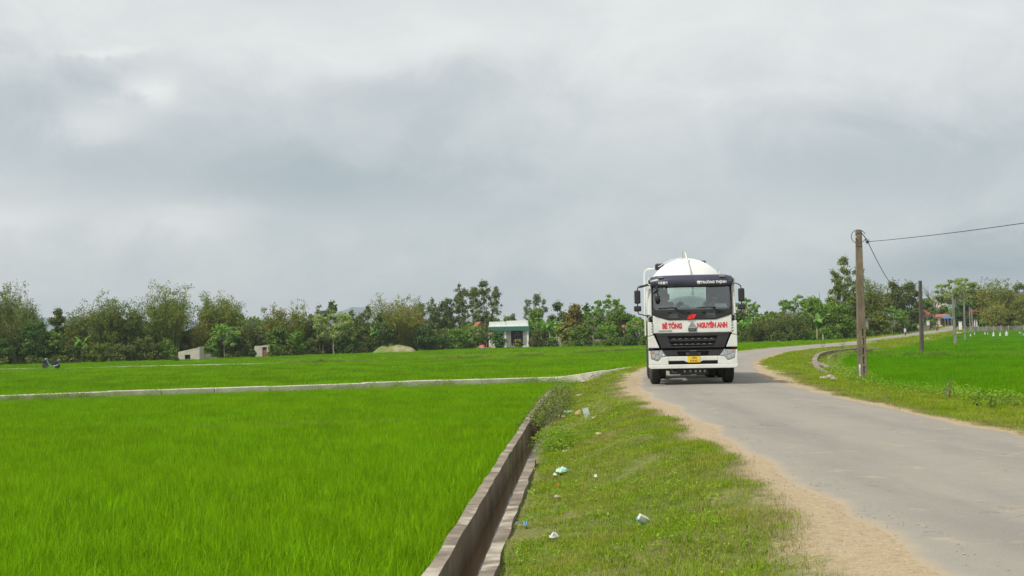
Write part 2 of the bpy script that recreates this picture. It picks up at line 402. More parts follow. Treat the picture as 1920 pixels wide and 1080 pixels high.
def roadmat():
    m, nt, out = nodes_of('worn dusty asphalt'); N = NT(nt)
    p = N.n('ShaderNodeBsdfPrincipled'); N.l(p.outputs[0], out.inputs[0]); p.inputs['Roughness'].default_value = .85
    geo = N.n('ShaderNodeNewGeometry'); P = geo.outputs['Position']
    at = N.n('ShaderNodeAttribute'); at.attribute_name = 'edge'; edge = at.outputs['Fac']
    au = N.n('ShaderNodeAttribute'); au.attribute_name = 'lane'; lane = au.outputs['Fac']
    mpp = N.n('ShaderNodeMapping'); N.l(P, mpp.inputs[0]); mpp.inputs['Scale'].default_value = (1.6, .30, 1)
    big, med, fine = N.noise(mpp.outputs[0], .8, 5, .6), N.noise(P, 3.2, 6, .65), N.noise(P, 70, 3, .7)
    c = N.mixc(big, (.285, .262, .215), (.205, .190, .160))
    c = N.mixc(N.m('MULTIPLY', med, .5), c, (.32, .292, .24))
    # darker polished wheel tracks
    tr = N.m('POWER', N.m('ABSOLUTE', N.m('SINE', N.m('MULTIPLY', lane, 2 * math.pi))), 2.0)
    c = N.mixc(N.m('MULTIPLY', tr, N.m('MULTIPLY', N.step(big, .25, .7), .55)), c, (.17, .158, .14))
    c = N.mixc(N.m('MULTIPLY', N.step(fine, .55, .72), .38), c, (.13, .12, .11))
    c = N.mixc(N.m('MULTIPLY', N.step(N.noise(P, 95, 2, .6), .60, .70), .5), c, (.50, .45, .38))
    c = N.mixc(N.m('MULTIPLY', N.step(N.noise(P, 26, 4, .7), .50, .75), .30), c, (.19, .175, .15))
    vo = N.n('ShaderNodeTexVoronoi', feature='DISTANCE_TO_EDGE'); vm = N.n('ShaderNodeMapping'); vm.inputs['Scale'].default_value = (.55, .22, 1)
    vd = N.n('ShaderNodeVectorMath', operation='ADD'); nz = N.n('ShaderNodeTexNoise'); nz.inputs['Scale'].default_value = 1.6; nz.inputs['Detail'].default_value = 5; N.l(P, nz.inputs['Vector'])
    N.l(P, vd.inputs[0]); N.l(nz.outputs['Color'], vd.inputs[1]); N.l(vd.outputs[0], vm.inputs[0]); N.l(vm.outputs[0], vo.inputs['Vector']); vo.inputs['Scale'].default_value = 1.0
    crack = N.m('MULTIPLY', N.m('LESS_THAN', vo.outputs['Distance'], .006), N.step(N.noise(P, .6, 3), .50, .60))
    c = N.mixc(N.m('MULTIPLY', crack, .55), c, (.12, .11, .09))
    # dust and worn-in soil along the edges and in shallow patches
    e = N.m('ADD', edge, N.m('MULTIPLY', N.m('SUBTRACT', med, .5), .9))
    c = N.mixc(N.m('MULTIPLY', N.step(e, .35, 1.05), .75), c, (.37, .29, .185))
    c = N.mixc(N.m('MULTIPLY', N.step(N.noise(P, 1.7, 6, .7), .57, .68), .6), c, (.38, .31, .215))
    N.l(c, p.inputs['Base Color'])
    b = N.n('ShaderNodeBump'); b.inputs['Strength'].default_value = .5; b.inputs['Distance'].default_value = .01
    N.l(fine, b.inputs['Height']); N.l(b.outputs[0], p.inputs['Normal'])
    return m
M['road'] = roadmat()
M['hill'] = pm('haze-tinted forest hill', (.085, .125, .125), (.11, .15, .145), .01, .95)  # lighter and bluer than forest: part of the haze is in this colour

# ------------------------------------------------------------------ terrain
YS = np.concatenate([np.arange(-30, 60, .3), np.arange(60, 300, 1.5), np.arange(300, 700, 10), np.arange(700, 5201, 100)])
def smooth_interp(ys, xs):
    yy = np.arange(-40, 5400, 1.0); v = np.interp(yy, ys, xs)
    k = 13; ker = np.hanning(k + 2)[1:-1]; ker /= ker.sum()
    vp = np.concatenate([np.full(k//2, v[0]), v, np.full(k//2, v[-1])])
    v = np.convolve(vp, ker, 'valid')
    return lambda y: np.interp(y, yy, v)
rl = smooth_interp([-40, 9.5, 17, 26, 40, 52, 65, 75, 96, 112, 123.5, 145, 161, 190, 237, 276, 311, 380, 445, 5400],
                   [2.5, 2.85, 3.1, 3.2, 3.45, 4.5, 6.6, 9.0, 15, 20.3, 25.2, 34.2, 39.3, 48.2, 63.5, 78, 92.5, 115, 138, 2800])
rr = smooth_interp([-40, 19, 36, 46, 65, 89, 108, 121, 153, 200, 255, 320, 380, 445, 5400],
                   [7.1, 7.25, 7.4, 8.0, 10.9, 16.6, 23.3, 29.5, 39.3, 56.5, 76, 101, 122, 145, 2812])
# canal: inner edge of the left wall, traced on its top plane
WALLZ = -0.55
def Wz(px, py, z):
    d = ray(px, py); t = (z - CAMZ) / d.z
    return Vector((d.x * t, t, z))
_cp = [Wz(px, py, WALLZ) for px, py in ((818, 1080), (884, 975), (938, 880), (951, 854), (966, 837), (981, 811), (993, 791), (1003, 772), (1021, 750), (1035, 733), (1046, 724))]
xci = smooth_interp([-40, 5] + [p.y for p in _cp] + [75, 5400], [-3.2, -1.08] + [p.x for p in _cp] + [3.6, 3.6])
def sstep(a, b, x):
    t = np.clip((x - a) / (b - a), 0, 1); return t * t * (3 - 2 * t)
def zroad(y): return -0.0035 * np.clip(y - 60, 0, 180) + .0036 * np.clip(y - 245, 0, 175)
def zleft(y): return -0.95 - 0.0049 * np.clip(y, 0, 165)
def zright(y): return -0.22 - 0.005 * np.clip(y, 0, 186) + .002 * np.clip(y - 186, 0, 114)
def leftedge(y):      # where the left verge meets the paddy
    y = np.asarray(y, float)
    a = xci(y) + .60
    b = rl(y) - 2.6
    t = sstep(52, 66, y)
    return a * (1 - t) + b * t
_re = smooth_interp([-40, 45, 54, 62.4, 75, 87, 95.5, 110, 5400], [10.95, 11.1, 12.75, 14.1, 16.75, 19.55, 21.9, 27.3, 2815])
def rightedge(y):
    y = np.asarray(y, float); t = sstep(100, 112, y)
    return _re(y) * (1 - t) + (rr(y) + 3.0) * t + .06 * np.sin(y * .9)
def bumpf(x, y): return .035 * np.sin(x * 1.7 + 1.3 * np.sin(y * .7)) * np.sin(y * 1.1 + x) + .02 * np.sin(3.1 * x + 2.2 * y)
def zg(x, y):
    x = np.asarray(x, float); y = np.asarray(y, float)
    L, Rr, le, re = rl(y), rr(y), leftedge(y), rightedge(y)
    zr = zroad(y)
    tl = np.clip((L - x) / np.maximum(L - le, .1), 0, 1)
    zl_v = np.minimum(zr - .62, zr - .62)                    # verge level beside the canal
    zv = zr - .02 + (zl_v - zr + .02) * sstep(.15, 1.0, tl) + bumpf(x, y) * np.clip(tl * 3, 0, 1)
    zfl = zleft(y) + .7 * sstep(0, 60, x) * sstep(80, 150, y)
    zz = np.where(x >= L, zr - .012, zv)
    zz = np.where((x < L) & (tl * np.maximum(L - le, .1) < .5), zr - .012 + (zv - zr + .012) * sstep(.1, .5, L - x), zz)
    # beyond the verge foot: field level over half a metre
    tf = sstep(0.0, 1.0, (le - x) / .9)
    zz = np.where(x < le, zv * (1 - tf) + zfl * tf, zz)
    tr = np.clip((x - Rr) / np.maximum(re - Rr, .1), 0, 1)
    zrv = zr - .02 + (np.minimum(zright(y) + .16, zr - .1) - zr + .02) * sstep(.2, 1, tr) + bumpf(x, y) * np.clip(tr * 3, 0, 1)
    zz = np.where(x > Rr, zrv, zz)
    tf = sstep(0, 1, (x - re) / .8)
    zz = np.where(x > re, zrv * (1 - tf) + zright(y) * tf, zz)
    # channel of the left canal
    c = xci(y); inch = (x > c - .12) & (x < c + .44) & (y < 50)
    zz = np.where(inch, -1.35, zz)
    inr = (x > re - .80) & (x < re - .36) & (y > 55) & (y < 130)
    zz = np.where(inr, -1.0, zz)
    return zz
def W(px, py, dz=0.0):
    """pixel ray met with the terrain"""
    d = ray(px, py); ts = np.concatenate([np.arange(5, 120, .1), np.arange(120, 900, .5)])
    z = CAMZ + d.z * ts; g = zg(d.x * ts, ts) + dz
    k = np.argmax(z < g)
    if not (z < g).any(): k = len(ts) - 1
    t = float(ts[k]); return Vector((d.x * t, t, float(g[k])))
def at(px, D, dz=0.0):
    """point on the ground at distance D in the direction of a pixel column"""
    d = ray(px, 600); x = d.x * D
    return Vector((x, D, float(zg(x, D)) + dz))
def ztop(px, py, D):
    return CAMZ + ray(px, py).z * D

rows = []
for y in YS:
    L, Rr, c = float(rl(y)), float(rr(y)), float(xci(y)); le, re = float(leftedge(y)), float(rightedge(y))
    seg = [np.linspace(-5000, -300, 8)[:-1], np.linspace(-300, -40, 27)[:-1], np.linspace(-40, c - 1.0, 24)[:-1]]
    if y < 50:
        seg.append(np.array([c - 1.0, c - .6, c - .3, c - .13, c - .115, c + .1, c + .3, c + .435, c + .45]))
    else:
        seg.append(np.linspace(c - 1.0, min(c + .45, le - .9), 9))
    s = seg[-1][-1]
    seg += [np.linspace(s, le, 5)[1:], np.linspace(le, L, 22)[1:], np.linspace(L, Rr, 9)[1:], np.linspace(Rr, re - 1.0, 12)[1:], np.array([re - .9, re - .81, re - .79, re - .37, re - .35, re]),
            np.linspace(re, re + 1.2, 5)[1:], np.linspace(re + 1.2, re + 45, 20)[1:], np.linspace(re + 45, 7000, 24)[1:]]
    rows.append(np.concatenate(seg))
GX = np.array(rows); GY = np.repeat(YS[:, None], GX.shape[1], 1)
GX = np.maximum.accumulate(GX, axis=1)
GZ = zg(GX, GY)
def grid_mesh(name, X, Y, Z, attrs, mat):
    ny, nx = X.shape
    co = np.stack([X, Y, Z], -1).reshape(-1, 3)
    i = (np.arange(ny - 1)[:, None] * nx + np.arange(nx - 1)[None]).ravel()
    f = np.stack([i, i + 1, i + nx + 1, i + nx], -1)
    me = bpy.data.meshes.new(name)
    me.vertices.add(len(co)); me.vertices.foreach_set('co', co.ravel())
    me.loops.add(f.size); me.loops.foreach_set('vertex_index', f.ravel().astype(np.int32))
    me.polygons.add(len(f)); me.polygons.foreach_set('loop_start', (np.arange(len(f)) * 4).astype(np.int32))
    me.polygons.foreach_set('use_smooth', np.ones(len(f), bool))
    for k, v in attrs.items():
        a = me.attributes.new(k, 'FLOAT', 'POINT'); a.data.foreach_set('value', v.ravel().astype(np.float32))
    me.update(calc_edges=True); me.validate()
    return link(name, me, mat)
Lg, Rg = rl(GY), rr(GY)
wobL = .14 * np.sin(GY * .9) + .1 * np.sin(GY * 2.3 + 1)
wl_ = .30 + .50 * np.exp(-((GY - 10.5) / 3.2) ** 2) + .28 * np.exp(-((GY - 42) / 12) ** 2) + .6 * wobL
dirt = np.where(GX < Lg, 1 - (Lg - GX) / (2 * wl_), 1.0)
dirt = np.where(GX > Rg, 1 - (GX - Rg) / (2 * (.36 + .5 * wobL + .5 * np.exp(-((GY - 47) / 8) ** 2))), dirt)
dirt = np.clip(dirt, 0, 1) * np.where(GY > 330, .6, 1)
paddy = np.clip((leftedge(GY) - .5 - GX) / .4, 0, 1) + np.clip((GX - rightedge(GY) - .3) / .4, 0, 1)
tag(grid_mesh('ground', GX, GY, GZ, {'dirt': dirt, 'paddy': np.clip(paddy, 0, 1)}, M['ground']), kind='structure')

# road sheet with a frayed edge
ry = np.concatenate([np.arange(-25, 60, .12), np.arange(60, 470, 1.0)])
rs = np.random.RandomState(3)
def fray(y, seed, a):
    r = np.random.RandomState(seed); o = np.zeros_like(y)
    for k in range(9):
        fq = r.uniform(.25, 4.5); o += np.sin(y * fq + r.uniform(0, 6)) / (1 + fq * .6)
    return o * a
fl = fray(ry, 1, .045) + rs.uniform(-.02, .02, len(ry)) + .10 * np.exp(-((ry - 13.3) / .5) ** 2) - .12 * np.exp(-((ry - 14.8) / .7) ** 2)
fr_ = fray(ry, 2, .045) + rs.uniform(-.02, .02, len(ry))
u = np.concatenate([[0, .012], np.linspace(0, 1, 19)[1:-1], [.988, 1]])[None]
xl = (rl(ry) + fl)[:, None]; xr = (rr(ry) + fr_)[:, None]
RX = xl + (xr - xl) * u; RY = np.repeat(ry[:, None], 21, 1)
camber = .035 * (1 - (2 * u - 1) ** 2)
RZ = zroad(RY) + .004 + camber * np.clip((xr - xl) / 4, 0, 1)
RZ[:, 0] = zg(RX[:, 0], RY[:, 0]) - .02; RZ[:, -1] = zg(RX[:, -1], RY[:, -1]) - .02
edge = 1 - np.minimum(u * (xr - xl), (1 - u) * (xr - xl)) / .32
tag(grid_mesh('road', RX, RY, RZ, {'edge': np.clip(edge, 0, 1), 'lane': np.repeat(u, len(ry), 0)}, M['road']), kind='structure')

# ------------------------------------------------------------------ hills and haze
def hill(name, pts, dist, depth=300, seed=0):
    """ridge running across the view; pts = skyline (column px, row px)"""
    r = np.random.RandomState(seed)
    pxs = np.linspace(pts[0][0], pts[-1][0], 160)
    pys = np.interp(pxs, [p[0] for p in pts], [p[1] for p in pts])
    pys = pys + 1.2 * np.sin(pxs * .11 + seed) + .8 * np.sin(pxs * .31) + r.uniform(-.4, .4, 160)
    T = [1.0, .85, .55, .2, 0]
    v = []; nrow = 9
    for k in range(nrow):
        s = k / (nrow - 1) * 2 - 1                           # -1 front foot, 0 crest, 1 back foot
        for a, b in zip(pxs, pys):
            h = max(0, ztop(a, b, dist) + 2)
            f = (1 - abs(s)) ** .8
            x = ray(a, 600).x * dist
            v.append((x, dist + s * depth, -3 + h * f * (1 if s == 0 else 1 + .1 * math.sin(a * .05 + k))))
    n = 160
    fs = [(i*n+j, i*n+j+1, (i+1)*n+j+1, (i+1)*n+j) for i in range(nrow-1) for j in range(n-1)]
    mb = MB(); mb.add(v, fs); o = mb.build(name, M['hill'], smooth=True)
    return tag(o, kind='structure')
hill('hills', [(-900, 618), (-300, 604), (60, 596), (200, 594), (300, 602), (460, 600), (560, 592), (620, 585), (665, 576), (720, 572), (790, 580), (860, 592), (960, 612), (1040, 620)], 4200, 500, 1)
hill('hills', [(1240, 612), (1400, 598), (1560, 588), (1680, 570), (1760, 564), (1840, 556), (1910, 549), (2000, 544), (2200, 540), (2600, 545), (3100, 570)], 4100, 600, 2)
hz = MB().box(-5200, 7300, -45, 5300, -4.5, 108).build('haze', pm('haze', (.5, .5, .5)))
hm, hnt, hout = nodes_of('pale haze'); Nh = NT(hnt)
vol = Nh.n('ShaderNodeVolumePrincipled'); vol.inputs['Density'].default_value = .00016
vol.inputs['Color'].default_value = (.78, .88, .96, 1); vol.inputs['Anisotropy'].default_value = .2
Nh.l(vol.outputs[0], hout.inputs['Volume'])
hz.data.materials.clear(); hz.data.materials.append(hm); tag(hz, kind='stuff')

# ------------------------------------------------------------------ foliage tools
def quad_leaves(name, P, A, B, tint, mat, parent=None, bend=None):
    """P base points, A long axis vectors, B half-width vectors -> diamond leaves"""
    n = len(P)
    v = np.empty((n, 4, 3), np.float32)
    v[:, 0] = P; v[:, 1] = P + A * .5 + B; v[:, 2] = P + A; v[:, 3] = P + A * .5 - B
    if bend is not None: v[:, 2] += bend
    return quads_mesh(name, v, tint, mat, parent)
def quads_mesh(name, v, tint, mat, parent=None, do_link=True):
    n = len(v)
    me = bpy.data.meshes.new(name)
    me.vertices.add(n * 4); me.vertices.foreach_set('co', v.astype(np.float32).ravel())
    me.loops.add(n * 4); me.loops.foreach_set('vertex_index', np.arange(n * 4, dtype=np.int32))
    me.polygons.add(n); me.polygons.foreach_set('loop_start', np.arange(n, dtype=np.int32) * 4)
    a = me.attributes.new('tint', 'FLOAT', 'FACE'); a.data.foreach_set('value', np.asarray(tint, np.float32))
    me.update(calc_edges=True)
    me.materials.append(mat)
    if not do_link: return me
    return link(name, me, mat, parent)
def unit(v): return v / np.maximum(np.linalg.norm(v, axis=-1, keepdims=True), 1e-6)
def leaves_in(r, centers, radii, n, size, aspect=.42, droop=0.0, shell=.45, clump_tint=.5):
    """n leaves in ellipsoidal clumps; weighted by clump area"""
    centers = np.asarray(centers, float); radii = np.asarray(radii, float)
    w = (radii ** 2).mean(1); w /= w.sum()
    k = r.choice(len(centers), n, p=w)
    d = unit(r.normal(size=(n, 3))); rad = r.uniform(0, 1, n) ** shell
    d[:, 2] = np.where(r.uniform(size=n) < .3, np.abs(d[:, 2]), d[:, 2])
    out_ = np.where(r.uniform(size=(n, 1)) < .28, r.uniform(1.0, 1.75, (n, 1)), r.uniform(.75, 1.15, (n, 1)))
    P = centers[k] + d * radii[k] * rad[:, None] * out_
    nor = unit(d + r.normal(size=(n, 3)) * .7 + np.array([0, 0, .35]))
    t = unit(np.cross(nor, r.normal(size=(n, 3)))); t[:, 2] -= droop; t = unit(t)
    b = unit(np.cross(nor, t))
    s = size * r.uniform(.6, 1.4, n)[:, None]
    ct = r.uniform(0, 1, len(centers))
    tint = np.clip(clump_tint * ct[k] + (1 - clump_tint) * r.uniform(0, 1, n), 0, 1)
    return P, t * s, b * s * aspect, tint
def limb(mb, a, b, r0, r1, r, wig=.08, n=4, sides=5):
    a = Vector(a); b = Vector(b); L = (b - a).length
    pts = [a.lerp(b, i / n) + (Vector((r.uniform(-1, 1), r.uniform(-1, 1), r.uniform(-.5, .5))) * L * wig if 0 < i < n else Vector()) for i in range(n + 1)]
    mb.tube(pts, [r0 + (r1 - r0) * i / n for i in range(n + 1)], sides)

TREE_LEAF = 1.05
def tree(kind, px, D, top_px, wpx, leaf, label, cat='tree', group=None, bark='bark', lean=0, name=None, seed=None, dens=1.0, base=None, low=None):
    """one tree of its own: trunk (with limbs) and crown"""
    p = base if base is not None else at(px, D)
    D = p.y
    mpp = D / FPX                                   # metres per photo pixel there
    H = ztop(px, top_px, D) - p.z; Wd = wpx * mpp
    r = np.random.RandomState(seed if seed is not None else int(px * 13 + top_px * 7 + wpx) % 100000)
    hpx = H / mpp
    n = int(hpx * wpx * TREE_LEAF * dens)
    ls = max(.13, 3.1 * mpp)                        # leaf clump about three photo pixels
    names = {'broad': 'broadleaf_tree', 'bamboo': 'bamboo_clump', 'euca': 'eucalyptus_tree', 'airy': 'open_crowned_tree', 'bush': 'bush', 'bare': 'bare_tree', 'scrub': 'bush'}
    root = empty(name or names[kind], p, 0, label, cat, group)
    mb = MB()
    R2 = Wd / 2
    if kind == 'broad':
        lowf = .12 if low is None else low
        C, RR = [], []
        m = 15 + int(wpx / 5)
        for i in range(m):
            u = r.uniform(lowf, .93); prof = math.sin(math.pi * min(1, (u - lowf) / (1 - lowf)) ** .75 * .86 + .25)
            a = r.uniform(0, 6.28); q = R2 * .78 * max(.15, prof) * r.uniform(.15, 1) ** .5
            C.append((q * math.cos(a), q * math.sin(a), H * u)); s = R2 * r.uniform(.20, .38)
            RR.append((s, s, min(s * r.uniform(.6, .85), H * (1.0 - u) + .1 * H)))
        C.append((0, 0, H * .90)); RR.append((R2 * .30, R2 * .3, H * .10))
        limb(mb, (0, 0, -.3), (R2 * .05, 0, H * .5), .018 * H + .05, .012 * H, r, .02)
        for c in C[:9]: limb(mb, (0, 0, H * r.uniform(.2, .45)), c, .01 * H, .003 * H, r)
        P, A, B, T = leaves_in(r, C, RR, n, ls, .45, .1)
    elif kind in ('bush', 'scrub'):
        C, RR = [], []
        for i in range(14 + int(wpx / 6)):
            a = r.uniform(0, 6.28); q = R2 * .75 * r.uniform(0, 1) ** .5
            u = r.uniform(.1, .85) * math.sqrt(max(.15, 1 - (q / R2) ** 2))
            s = R2 * r.uniform(.18, .34); C.append((q * math.cos(a), q * math.sin(a), H * u)); RR.append((s, s, min(s, .22 * H)))
            if i < 6: limb(mb, (0, 0, -.1), C[-1], .035, .01, r)
        P, A, B, T = leaves_in(r, C, RR, n, ls, .4 if kind == 'bush' else .25, .1)
    elif kind == 'bamboo':
        nc = int(28 + wpx * .6); C = []; PP = []
        for i in range(nc):
            a = r.uniform(0, 6.28); q = r.uniform(0, 1) ** .5
            b0 = Vector((math.cos(a) * q * R2 * .35, math.sin(a) * q * R2 * .35, 0))
            hh = H * ((1 - .34 * q ** 1.6) * r.uniform(.82, 1.02) if i > 4 else r.uniform(.95, 1.04)) * (1 if i % 5 else r.uniform(.6, .85))
            ou = Vector((math.cos(a), math.sin(a), 0)) * R2 * r.uniform(.35, .95) * (q ** .5)
            drp = r.uniform(.02, .12) * hh
            pts = []
            for s in np.linspace(0, 1, 8):
                pts.append(b0 + ou * (.25 * s + .75 * s ** 3) + Vector((0, 0, hh * (s ** .95) - drp * max(0, s - .7) ** 2 * 11)))
            mb.tube(pts, [.075 * (1 - s * .85) for s in np.linspace(0, 1, 8)], 4, cap=False)
            m = max(8, int(n / nc / 7))
            for s in r.uniform(.12, 1.0, m) ** .7:
                j = min(6, int(s * 7)); fr = s * 7 - j
                q0 = pts[j].lerp(pts[j + 1], fr)
                spread = R2 * (.11 + .06 * s)
                PP.append(np.array(q0) + r.normal(size=3) * np.array([spread, spread, spread * .8]) * .75)
        PP = np.array(PP); PP[:, 2] = np.clip(PP[:, 2], .2, H * 1.0)
        k = np.repeat(np.arange(len(PP)), 7); m = len(k)
        d = unit(r.normal(size=(len(PP), 3))); P = PP[k] + r.normal(size=(m, 3)) * ls * .75
        A = unit(d[k] * .6 + r.normal(size=(m, 3)) * .6 + np.array([0, 0, -.55])) * ls * r.uniform(.7, 1.6, (m, 1))
        B = unit(np.cross(A, r.normal(size=(m, 3)))) * ls * .27
        tc_ = r.uniform(0, 1, len(PP)); T = np.clip(.6 * tc_[k] + .4 * r.uniform(size=m), 0, 1)
    elif kind == 'euca':
        C, RR = [], []
        ntr = 1 if wpx < 34 else 3; lowf = .22 if low is None else low
        for t in range(ntr):
            tx = (t - (ntr - 1) / 2) * R2 * .55 + r.uniform(-.1, .1) * R2; hh = H * (1 if t == ntr // 2 else r.uniform(.78, .95))
            topx = tx * 1.5 + R2 * r.uniform(-.2, .2)
            limb(mb, (tx * .5, 0, -.3), (topx, 0, hh * .93), .012 * H + .03, .03, r, .012, 6)
            for i in range(int(26 + 16 * (wpx > 30))):
                u = r.uniform(lowf, .96) ; rad = R2 / ntr ** .45 * (.30 + .70 * math.sin(math.pi * min(1, max(0, (u - lowf + .12) / (1.12 - lowf))) ** 1.1))
                a = r.uniform(0, 6.28); q = rad * r.uniform(.25, 1)
                z = hh * u; xx = tx * .5 + (topx - tx * .5) * u
                c = (xx + q * math.cos(a), q * math.sin(a), z); s = R2 * r.uniform(.12, .25)
                C.append(c); RR.append((s, s, s * r.uniform(.8, 1.3)))
                limb(mb, (xx, 0, z - q * .6), c, .04, .015, r, .05, 2, 4)
            C.append((topx, 0, hh * .955)); RR.append((R2 * .2, R2 * .2, H * .045))
        P, A, B, T = leaves_in(r, C, RR, int(n * 1.0), ls * .95, .3, .9, .55)
    elif kind == 'airy':
        C, RR = [], []
        lowf = .40 if low is None else low
        fork = Vector((lean * .3 * mpp, 0, H * r.uniform(.28, .38)))
        limb(mb, (0, 0, -.3), fork, .012 * H + .04, .010 * H, r, .04, 4)
        for i in range(9):
            a = i * 2.4 + r.uniform(-.3, .3); q = R2 * r.uniform(.25, .62)
            mid = Vector((math.cos(a) * q + lean * mpp * .7, math.sin(a) * q, H * r.uniform(lowf + .12, .76)))
            limb(mb, fork, mid, .008 * H, .004 * H, r, .05, 4)
            for j in range(9):
                a2 = a + r.uniform(-1.0, 1.0); q2 = min(R2 * .95, q + R2 * r.uniform(.05, .42))
                zt = H * min(.97, r.uniform(lowf + .05, 1.0) * (1 - .22 * (q2 / R2) ** 2))
                c = (math.cos(a2) * q2 + lean * mpp, math.sin(a2) * q2, max(mid.z - .12 * H, zt))
                C.append(c); s = R2 * r.uniform(.07, .16); RR.append((s, s, s * .6))
                limb(mb, mid, (c[0], c[1], c[2] - s * .2), .004 * H, .0015 * H, r, .04, 3, 4)
        C.append((lean * mpp, 0, H * .97)); RR.append((R2 * .16, R2 * .16, H * .03))
        P, A, B, T = leaves_in(r, C, RR, int(n * .55), ls * .95, .5, .15, .5)
    elif kind == 'bare':
        limb(mb, (0, 0, -.3), (0, 0, H * .45), .02 * H, .014 * H, r, .02)
        for i in range(9):
            a = i * 2.4; q = R2 * r.uniform(.3, .6); mid = Vector((math.cos(a) * q, math.sin(a) * q, H * r.uniform(.5, .75)))
            limb(mb, (0, 0, H * r.uniform(.3, .45)), mid, .010 * H, .006 * H, r, .05)
            for j in range(7):
                a2 = a + r.uniform(-.9, .9); q2 = R2 * r.uniform(.5, 1.0)
                limb(mb, mid, (math.cos(a2) * q2, math.sin(a2) * q2, H * r.uniform(.6, 1.0)), .005 * H, .0012 * H, r, .06, 4, 4)
        P = None
    stem = {'bush': 'stem', 'scrub': 'stem', 'bamboo': 'stem'}.get(kind, 'trunk')
    mb.build(stem, M['culm'] if kind == 'bamboo' else M[bark], root, smooth=True)
    if P is not None: quad_leaves('foliage' if kind in ('bush', 'scrub') else 'crown', P, A, B, T, M[leaf], root)
    return root

def leaf_mesh_big(Lg, Wg, seed, droop=.5, arch=.25):
    """a banana leaf blade: midrib strip of quads, slightly torn at the edge"""
    r = np.random.RandomState(seed); n = 8; v = []; f = []
    for i in range(n + 1):
        s = i / n; w = Wg * math.sin(math.pi * min(.98, s * .95 + .05)) ** .6 * (1 if i < n else .1)
        x = Lg * s * (1 - droop * s * .35); z = Lg * (arch * math.sin(s * 2.2) + .75 * s - droop * s * s)
        v += [(x, -w, z - w * .25 + r.uniform(-.05, .05)), (x, 0, z), (x, w, z - w * .25 + r.uniform(-.05, .05))]
    for i in range(n):
        a = i * 3; f += [(a, a+1, a+4, a+3), (a+1, a+2, a+5, a+4)]
    me = bpy.data.meshes.new('leaf'); me.from_pydata(v, [], f); me.materials.append(M['banana'])
    a = me.attributes.new('tint', 'FLOAT', 'FACE'); a.data.foreach_set('value', r.uniform(0, 1, len(f)).astype(np.float32))
    return me
BAN = [leaf_mesh_big(1.0, .13, k, d, .25) for k, d in enumerate((.25, .55, .85))]
def banana(px, D, top_px, label, nleaf=8, seed=0, group='banana plants among the village trees'):
    p = at(px, D); H = ztop(px, top_px, D) - p.z; r = np.random.RandomState(seed + int(px))
    root = empty('banana_plant', p, 0, label, 'banana plant', group)
    MB().tube([(0, 0, -.1), (.03, 0, H * .3), (0, .03, H * .55)], [.16, .13, .08], 8).build('trunk', M['culm'], root, smooth=True)
    for i in range(nleaf):
        o = link('leaf', BAN[int(r.randint(3))], M['banana'], root)
        s = H * r.uniform(.45, .62); o.scale = (s * r.uniform(.6, .9), s * 1.25, s)
        o.location = (0, 0, H * r.uniform(.42, .56)); o.rotation_euler = (r.uniform(-.2, .2), r.uniform(-.55, .15), i * 2.4 + r.uniform(-.4, .4))
    return root

# ---- scatter by geometry nodes
def src_collection(name, meshes):
    c = bpy.data.collections.new(name)
    for i, me in enumerate(meshes):
        c.objects.link(bpy.data.objects.new('%s_%02d' % (name, i), me))
    return c
def scatter(name, pts, rotz, scl, coll, nsrc, tiltx=None, seed=0):
    n = len(pts); me = bpy.data.meshes.new(name)
    me.vertices.add(n); me.vertices.foreach_set('co', np.asarray(pts, np.float32).ravel())
    r = np.random.RandomState(seed + 5)
    rot = np.stack([r.normal(size=n) * .05, r.normal(size=n) * .05, rotz], -1).astype(np.float32)
    a = me.attributes.new('rot', 'FLOAT_VECTOR', 'POINT'); a.data.foreach_set('vector', rot.ravel())
    a = me.attributes.new('scl', 'FLOAT', 'POINT'); a.data.foreach_set('value', np.asarray(scl, np.float32))
    a = me.attributes.new('idx', 'INT', 'POINT'); a.data.foreach_set('value', r.randint(0, nsrc, n).astype(np.int32))
    o = bpy.data.objects.new(name, me); COL.objects.link(o)
    ng = bpy.data.node_groups.new(name, 'GeometryNodeTree')
    ng.interface.new_socket('Geometry', in_out='INPUT', socket_type='NodeSocketGeometry')
    ng.interface.new_socket('Geometry', in_out='OUTPUT', socket_type='NodeSocketGeometry')
    gi, go = ng.nodes.new('NodeGroupInput'), ng.nodes.new('NodeGroupOutput')
    ci = ng.nodes.new('GeometryNodeCollectionInfo'); ci.inputs['Collection'].default_value = coll
    ci.inputs['Separate Children'].default_value = True; ci.inputs['Reset Children'].default_value = True
    ip = ng.nodes.new('GeometryNodeInstanceOnPoints'); ip.inputs['Pick Instance'].default_value = True
    def na(t, nm):
        x = ng.nodes.new('GeometryNodeInputNamedAttribute'); x.data_type = t; x.inputs['Name'].default_value = nm; return x.outputs[0]
    L_ = ng.links.new
    L_(gi.outputs[0], ip.inputs['Points']); L_(ci.outputs[0], ip.inputs['Instance'])
    L_(na('INT', 'idx'), ip.inputs['Instance Index']); L_(na('FLOAT_VECTOR', 'rot'), ip.inputs['Rotation'])
    L_(na('FLOAT', 'scl'), ip.inputs['Scale']); L_(ip.outputs[0], go.inputs[0])
    md = o.modifiers.new('scatter', 'NODES'); md.node_group = ng
    return tag(o, kind='stuff')
